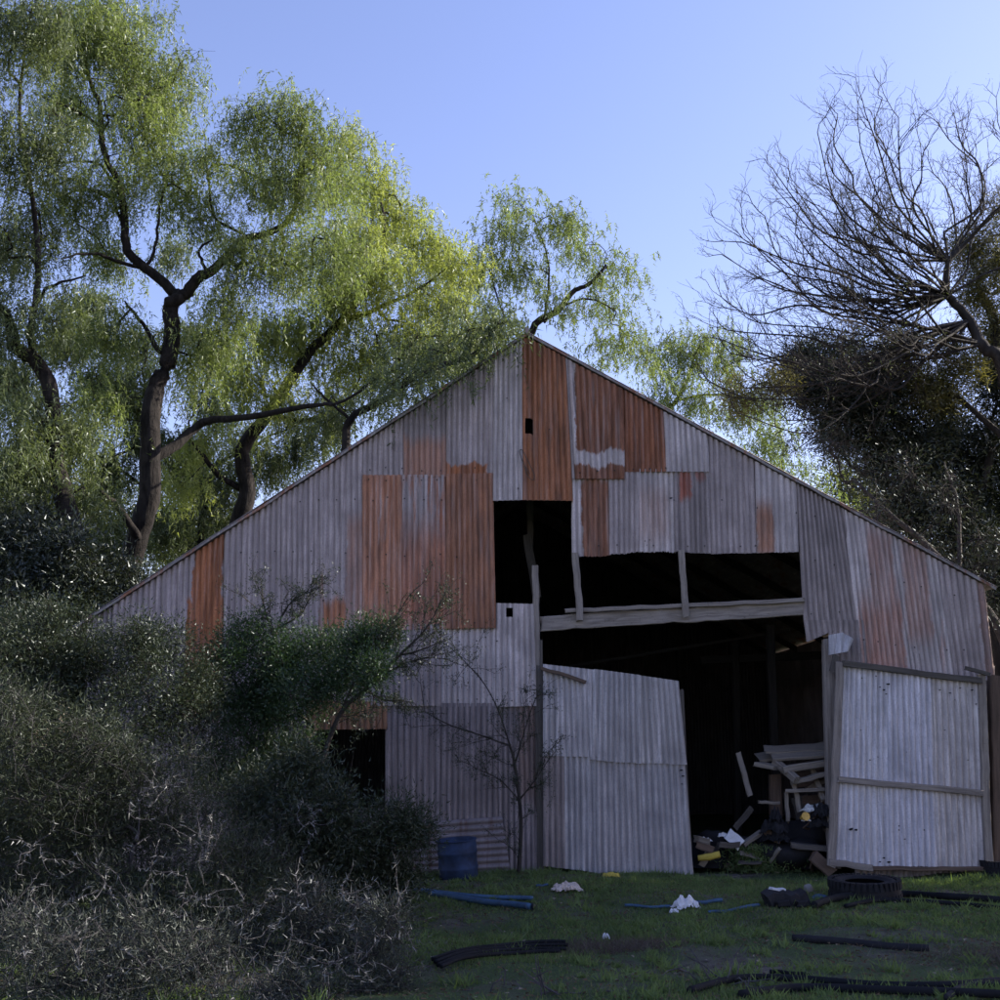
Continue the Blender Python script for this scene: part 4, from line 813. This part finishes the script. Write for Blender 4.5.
mb = MB(); e = G(531, 911) + (0.01, 0, .045); tube(mb, [e, e + (.012, 0, 0)], .034, 10); tag(mb.build('pipe_mouth_shade', BLACKM), 'black disc painting the shade in the mouth of the thicker blue pipe', 'pipe end')  # black disc stands in for the shade inside the open pipe
# tyre
def tyre(name, c, Ro, Ri, H, label, tilt=(0, 0, 0)):
    t = thing(name, c, label, 'tyre'); t.rotation_euler = tilt
    prof = [(Ri, .02), (Ri - .005, H * .15), (Ri + .02, H * .05), (Ri + .07, 0), (Ro - .06, .0), (Ro - .015, .03), (Ro, H * .3), (Ro, H * .7), (Ro - .015, H - .03), (Ro - .06, H), (Ri + .07, H), (Ri + .02, H * .95), (Ri - .005, H * .85), (Ri, H - .02), (Ri + .03, H - .03), (Ri + .09, H - .06), (Ri + .12, H * .5), (Ri + .09, .06), (Ri + .03, .03)]
    n = 56; V = []; m = len(prof)
    for i in range(n):
        a = i / n * 2 * math.pi
        for r, z in prof: V.append((r * math.cos(a), r * math.sin(a), z))
    q = [(i * m + j, ((i + 1) % n) * m + j, ((i + 1) % n) * m + (j + 1) % m, i * m + (j + 1) % m) for i in range(n) for j in range(m)]
    np_obj('tyre_body', V, np.array(q), RUBBER, t, smooth=True, origin=(0, 0, 0)); mb = MB(); k = 40
    for i in range(k):
        for (z0, z1, ph) in ((H * .62, H + .004, 0), (-.004, H * .38, .5)):
            a = (i + ph) / k * 2 * math.pi; d = np.array((math.cos(a), math.sin(a), 0)); plank(mb, d * (Ro - .01) + (0, 0, z0), d * (Ro - (.012)) + (0, 0, z1), .035, .045, (-d[1], d[0], 0), wob=0, seg=1)
    tag(mb.build('tread_lugs', RUBBER, t, origin=(0, 0, 0)), kind='stuff')
c = G(878, 903); c[1] += .38; c[2] = hgt(c[0], c[1]) + .0; tyre('tyre', c, .355, .20, .20, 'large worn black tyre lying flat in the grass before the right door', (R(2), R(-1), 0))
c = G(1006, 876); c[1] += .1; c[2] = hgt(c[0], c[1]) - .02; tyre('tyre', c, .26, .15, .19, 'small dark tyre at the right picture edge by the corner post')
# lumps: crumpled things
def lump(name, c, s, mat, label, cat, seed=0, rough=.25, flat=0., sub=4, rot=0, group=None, parent=None):
    rg = np.random.default_rng(seed); bm = bmesh.new(); bmesh.ops.create_icosphere(bm, subdivisions=sub, radius=1)
    k = rg.normal(size=(6, 3)) * 2.4; ph = rg.random(6) * 6; V = []
    for v in bm.verts:
        p = np.array(v.co); d = 1 + rough * (sum(math.sin(float(k[i].dot(p)) + ph[i]) for i in range(6)) / 2.6 + sum(abs(math.sin(float(k[i].dot(p)) * 2.7 + ph[i])) for i in range(6)) / 8) + rg.normal(0, rough * .05)
        p = p * d * s; p[2] = max(p[2], -s[2] * .6); x, y = p[0], p[1]; p[0] = x * math.cos(rot) - y * math.sin(rot); p[1] = x * math.sin(rot) + y * math.cos(rot); V.append(p)
    Fc = [[v.index for v in f.verts] for f in bm.faces]; bm.free(); V = np.array(V); V[:, 2] -= V[:, 2].min()
    o = np_obj(name, V + np.asarray(c), np.array(Fc), mat, None, smooth=True, origin=np.asarray(c, float)); return tag(o, label, cat, group)
def crumple(name, c, w_, h_, mat, label, cat, seed, rot=0, amp=.5, n=20):
    """a crumpled piece of cloth or bag: a folded grid"""
    h_ *= .55; rg = np.random.default_rng(seed); u, v = np.meshgrid(np.linspace(-1, 1, n), np.linspace(-1, 1, n)); r = 1 - .25 * rg.random((n, n)) * (np.maximum(abs(u), abs(v)) > .8)
    x = u * w_ / 2 * r; y = v * w_ / 2 * .6 * r; z = h_ * np.clip(1 - (np.abs(u) ** 3 + np.abs(v) ** 3) * .8, 0, 1) * (1 + amp * np.sin(u * 7 + seed + 2 * v) * np.sin(v * 6 + seed * 2 - u)) + h_ * .4 * rg.random((n, n)) + .008
    X = x * math.cos(rot) - y * math.sin(rot); Yy = x * math.sin(rot) + y * math.cos(rot); V = np.stack([X, Yy, z], -1).reshape(-1, 3); i = np.arange(n - 1)[:, None] * n + np.arange(n - 1)[None, :]
    o = np_obj(name, V + c, np.stack([i, i + 1, i + n + 1, i + n], -1).reshape(-1, 4), mat, None, origin=np.asarray(c, float)); return tag(o, label, cat)
crumple('rag', G(686, 909), .27, .14, WHITE, 'crumpled pale blue-white rag lying across the blue pipe', 'rag', 3, .4); crumple('plastic_scrap', G(674, 914), .1, .05, WHITE, 'small white scrap just left below the white rag', 'litter', 8)
crumple('cloth', G(567, 890), .34, .11, CLOTH, 'crumpled pinkish beige cloth near the foot of the left door', 'cloth', 5, .2); crumple('plastic_sheet', G(611, 878), .24, .07, YELLOW, 'crumpled yellow plastic at the foot of the left door', 'plastic', 6)
crumple('plastic_scrap', G(606, 941), .07, .06, WHITE, 'small white scrap on the brown dead grass at lower centre', 'litter', 9)
c = G(788, 908); b = thing('battery_box', c, 'broken black box with a white lid lying left of the large tyre', 'box')
mb = MB(); plank(mb, c + (-.19, .1, .07), c + (.17, .14, .075), .14, .22, seg=7, wob=.016); mb.build('box_body', BLACKM, b); mb = MB(); plank(mb, c + (-.13, .1, .16), c + (-.0, .1, .162), .02, .1, seg=2); mb.build('lid', WHITE, b)
for dx in (-.1, .08): mb = MB(); plank(mb, c + (dx, -.03, .04), c + (dx + .1, -.05, .05), .05, .06, seg=2); mb.build('clamp', RUBBER, b)
lump('bottle', G(820, 900), (.075, .04, .035), BLUE_PVC, 'small light blue plastic bottle between the black box and the tyre', 'bottle', 4, .1)
lump('stone', G(808, 892), (.045, .04, .05), DIRTYGREY, 'pale stone behind the blue bottle', 'stone', 5, .15)
# leaning corrugated sheet and blue panel
o = sheet('corrugated_sheet', (388, 888), (512, 883), (502, 816), (392, 824), M(grey=gx, rust=.35, rustcol=(.13, .07, .05), zones=[(380, 846, 520, 900, .8)], streak=.2), Y=BY - .35, horizontal=True, amp=.018)
def unparent(o, origin):
    W = np.array(BARN_LOC); me = o.data; n = len(me.vertices); co = np.empty(n * 3, f32); me.vertices.foreach_get('co', co); co = co.reshape(-1, 3) + W.astype(f32) - np.asarray(origin, f32)
    me.vertices.foreach_set('co', co.ravel()); o.parent = None; o.location = tuple(float(v) for v in origin); me.update()
unparent(o, P(450, 885, BY - .35)); tag(o, 'rusty corrugated sheet laid sideways against the foot of the front wall', 'iron sheet')
o.rotation_euler = (R(-10), 0, 0)
a = P(459, 889, BY - .8); a[2] = float(hgt(a[0], a[1])) - .03; dm = thing('drum', a, 'faded dark blue plastic drum before the sideways iron sheet', 'drum'); dm.rotation_euler = (R(3), R(-4), 0)
V = []; q = []; prof = [(.20, 0), (.235, .02), (.235, .14), (.243, .155), (.243, .175), (.235, .19), (.235, .32), (.243, .335), (.243, .355), (.235, .37), (.235, .47), (.225, .49), (.215, .485), (.215, .1), (0, .1)]; n = 40; m = len(prof)
for i in range(n):
    for r, z in prof: V.append((r * math.cos(i / n * 6.28318), r * math.sin(i / n * 6.28318), z))
q = [(i * m + j, ((i + 1) % n) * m + j, ((i + 1) % n) * m + j + 1, i * m + j + 1) for i in range(n) for j in range(m - 1)]
np_obj('drum_shell', V, np.array(q), BLUE, dm, smooth=True, origin=(0, 0, 0)); mb = MB(); tube(mb, [(.238 * math.cos(t), .238 * math.sin(t), .485) for t in np.linspace(0, 6.28318, 33)], .009, 6, cap=False); mb.build('rim', BLUE, dm, origin=(0, 0, 0))
# doorway clutter
PG = 'grey boards piled inside the doorway'
def board(p0, p1, dy0, dy1, w_, th, label, mat=WOOD_P, group=PG, wdir=(0, 0, 1), name='board', cat='board', **kw):
    mb = MB(); plank(mb, P(p0[0], p0[1], BY + dy0), P(p1[0], p1[1], BY + dy1), w_, th, wdir, **kw); return tag(mb.build(name, mat), label, cat, group)
board((757, 758), (840, 744), 1.0, .9, .34, .04, 'wide topmost board of the grey timber pile', seg=8, wob=.008, wdir=(0, -1, -.28))
board((772, 757), (842, 752), .62, .55, .22, .04, 'second board under the top of the timber pile', wdir=(0, -1, -.4)); board((764, 750), (842, 747), .8, .7, .25, .035, 'cracked grey board next to the topmost one of the pile', wdir=(0, -1, -.35), wob=.008); board((782, 770), (842, 760), .35, .4, .09, .12, 'thick rounded board sticking out below the top of the pile')
board((775, 762), (797, 780), .6, .2, .09, .1, 'short thick board end pointing at the viewer from the pile', seg=4); board((792, 782), (842, 770), .3, .35, .06, .15, 'lower board under the thick rounded one')
board((758, 764), (778, 768), .7, .5, .06, .25, 'stub of board at the left tip of the pile', seg=3); board((785, 791), (842, 789), .3, .3, .045, .06, 'thin rail with a pale end below the pile'); board((812, 768), (824, 800), .5, .3, .07, .04, 'upright splintered board under the pile', wdir=(1, 0, 0))
board((738, 753), (750, 796), .9, .7, .075, .03, 'pale plank tilting left of the pile in the dark doorway', wdir=(1, 0, 0), group=None); board((786, 793), (788, 822), .4, .4, .05, .05, 'short upright post carrying the thin rail', wdir=(1, 0, 0), group=None)
board((800, 797), (806, 820), .9, .9, .25, .03, 'broad dark board standing under the pile', wdir=(1, 0, 0), mat=WOOD_D, group=None); board((826, 790), (828, 822), .8, .8, .2, .03, 'brown board standing at the right under the pile', wdir=(1, 0, 0), mat=WOOD_B, group=None)
board((797, 776), (842, 772), .85, .8, .3, .03, 'broad brown board filling the side of the timber pile', mat=WOOD_B, seg=4); board((803, 806), (842, 804), .9, .85, .28, .03, 'lower broad brown board behind the yellow cup', mat=WOOD_B, seg=4); board((790, 766), (800, 812), .45, .35, .06, .04, 'upright batten at the front corner of the timber pile', wdir=(1, 0, 0)); board((808, 790), (838, 772), .5, .5, .07, .03, 'splintered batten crossing under the pile')
board((775, 775), (778, 865), .9, .8, .16, .12, 'squat brown upright timber carrying the left end of the pile', wdir=(1, 0, 0), mat=WOOD_B, group=None); board((758, 802), (780, 803), .6, .6, .04, .05, 'short grey batten lying behind the weeds', group=None)
board((790, 845), (840, 850), .15, .05, .07, .2, 'dark board slanting on the doorway rubbish', mat=WOOD_D, group=None); board((735, 828), (752, 808), .9, .9, .08, .03, 'dim grey board leaning in the dark left of the weeds', mat=WOOD_D, group=None)
board((812, 855), (832, 872), .0, -.02, .16, .12, 'block of brown timber at the foot of the doorway post', mat=WOOD_B, group=None, seg=3); board((704, 878), (738, 878), .0, .0, .07, .2, 'flat worn sill board at the foot of the doorway', mat=WOOD_D, group=None)
board((742, 845), (762, 832), .35, .5, .05, .1, 'pale dirty board end lying beside the white papers', group=None, seg=3)
lump('rubbish_heap', P(800, 858, BY + .7) * (1, 1, 0) + (0, 0, 0), (.6, .35, .30), BLACKM, 'dark heap of black rubbish in the doorway', 'rubbish', 21, .35); lump('rubbish_heap', P(722, 862, BY + .8) * (1, 1, 0), (.42, .3, .24), BLACKM, 'low black rubbish mound under the white papers', 'rubbish', 22, .35)
crumple('paper_sheet', P(704, 842, BY + .35), .22, .06, WHITE, 'white folded paper at the left of the doorway rubbish', 'paper', 31, .6); crumple('paper_sheet', P(723, 838, BY + .35), .14, .07, WHITE, 'small white crumpled paper between the two bigger ones', 'paper', 32)
mb = MB(); plank(mb, P(728, 833, BY + .3), P(741, 845, BY + .2), .15, .02, (.4, .1, .6), seg=4, wob=.006); tag(mb.build('white_board', WHITE), 'white rounded plastic board slanting on the rubbish', 'board')
mb = MB(); tube(mb, [P(698, 858, BY + .15), P(708, 857, BY + .13), P(720, 854, BY + .1)], [.035, .045, .04], 8); tag(mb.build('yellow_roll', YELLOW, smooth=False), 'yellow roll lying low in the left of the doorway', 'roll')
mb = MB(); q = P(802, 818, BY + .02); tube(mb, [q, q + (.02, -.12, .03)], [.03, .055], 12); mb.add([], None, None) if False else None; tag(mb.build('yellow_cup', plain('orange_plastic', (.62, .38, .08), .5)), 'orange-yellow cup end facing out of the rubbish', 'cup')
crumple('white_bag', P(820, 812, BY + .0) + (0, .15, -.02), .42, .12, plain('dirty_white', (.5, .5, .5), .6), 'torn white plastic bag on the black rubbish by the post', 'bag', 33, .1); crumple('plastic_scrap', P(806, 822, BY - .02), .12, .05, WHITE, 'white scrap below the orange-yellow cup', 'litter', 34)
lump('stone', G(731, 871), (.05, .04, .05), plain('pale_stone', (.4, .39, .38), .9), 'small pale stone at the doorway edge left of the weeds', 'stone', 41, .15)
rj = np.random.default_rng(55); JG = 'dark odds and ends heaped in the doorway'
for i in range(16):
    x = rj.uniform(772, 838) if i % 2 else rj.uniform(698, 760); y = rj.uniform(822, 862) if i % 2 else rj.uniform(840, 866); c = P(x, y, BY + rj.uniform(.1, .6)); d = unit(rj.normal(0, 1, 3) * (1, .4, .5)) * rj.uniform(.07, .17)
    mb = MB(); plank(mb, c - d, c + d, rj.uniform(.04, .1), .02, rj.normal(size=3), seg=3, wob=.006); tag(mb.build('offcut', [WOOD_D, WOOD_B, WOOD_P][i % 3]), ['small dark timber offcut in the rubbish heap of the doorway', 'small brown timber offcut in the rubbish heap of the doorway', 'small pale grey timber offcut in the rubbish heap of the doorway'][i % 3], 'offcut', JG)
for i in range(9):
    x = rj.uniform(768, 835); c = P(x, rj.uniform(815, 850), BY + rj.uniform(.0, .5)); o = crumple('black_scrap', c, rj.uniform(.25, .45), rj.uniform(.15, .3), BLACKM, 'crumpled black sheeting in the rubbish heap of the doorway', 'sheeting', 70 + i, rj.random() * 3); o['group'] = 'crumpled black sheeting in the doorway'
# dead twigs, bottom
def dead_twigs(px, py, label, seed, n=9, L=.35):
    rg = np.random.default_rng(seed); c = G(px, py); mb = MB()
    for i in range(n):
        p = c + rg.normal(0, .12, 3) * (1, .6, 0) + (0, 0, .01); d = unit(rg.normal(0, 1, 3) * (1, .5, .5) + (0, 0, .4)); pts = [p]
        for j in range(4): d = unit(d + rg.normal(0, .35, 3)); pts.append(pts[-1] + d * L / 4)
        pts = np.array(pts); pts[:, 2] = np.maximum(pts[:, 2], hgt(pts[:, 0], pts[:, 1]) + .006); tube(mb, pts, [.006, .005, .005, .004, .002], 4, cap=False)
        e = pts[2]; tube(mb, [e, e + unit(rg.normal(size=3) + (0, 0, .5)) * L * .3], [.004, .002], 4, cap=False)
    tag(mb.build('dead_branch', PALE), label, 'branch')
dead_twigs(722, 985, 'bleached forked twigs on the dark dirt at the bottom', 1); dead_twigs(555, 995, 'pale dry twigs in the grass at the bottom centre', 2, 8, .25); dead_twigs(760, 996, 'brittle twig bundle beside the lowest black pipes', 4, 6, .25); dead_twigs(505, 990, 'thin pale twig at the bottom left of centre', 5, 4, .2)
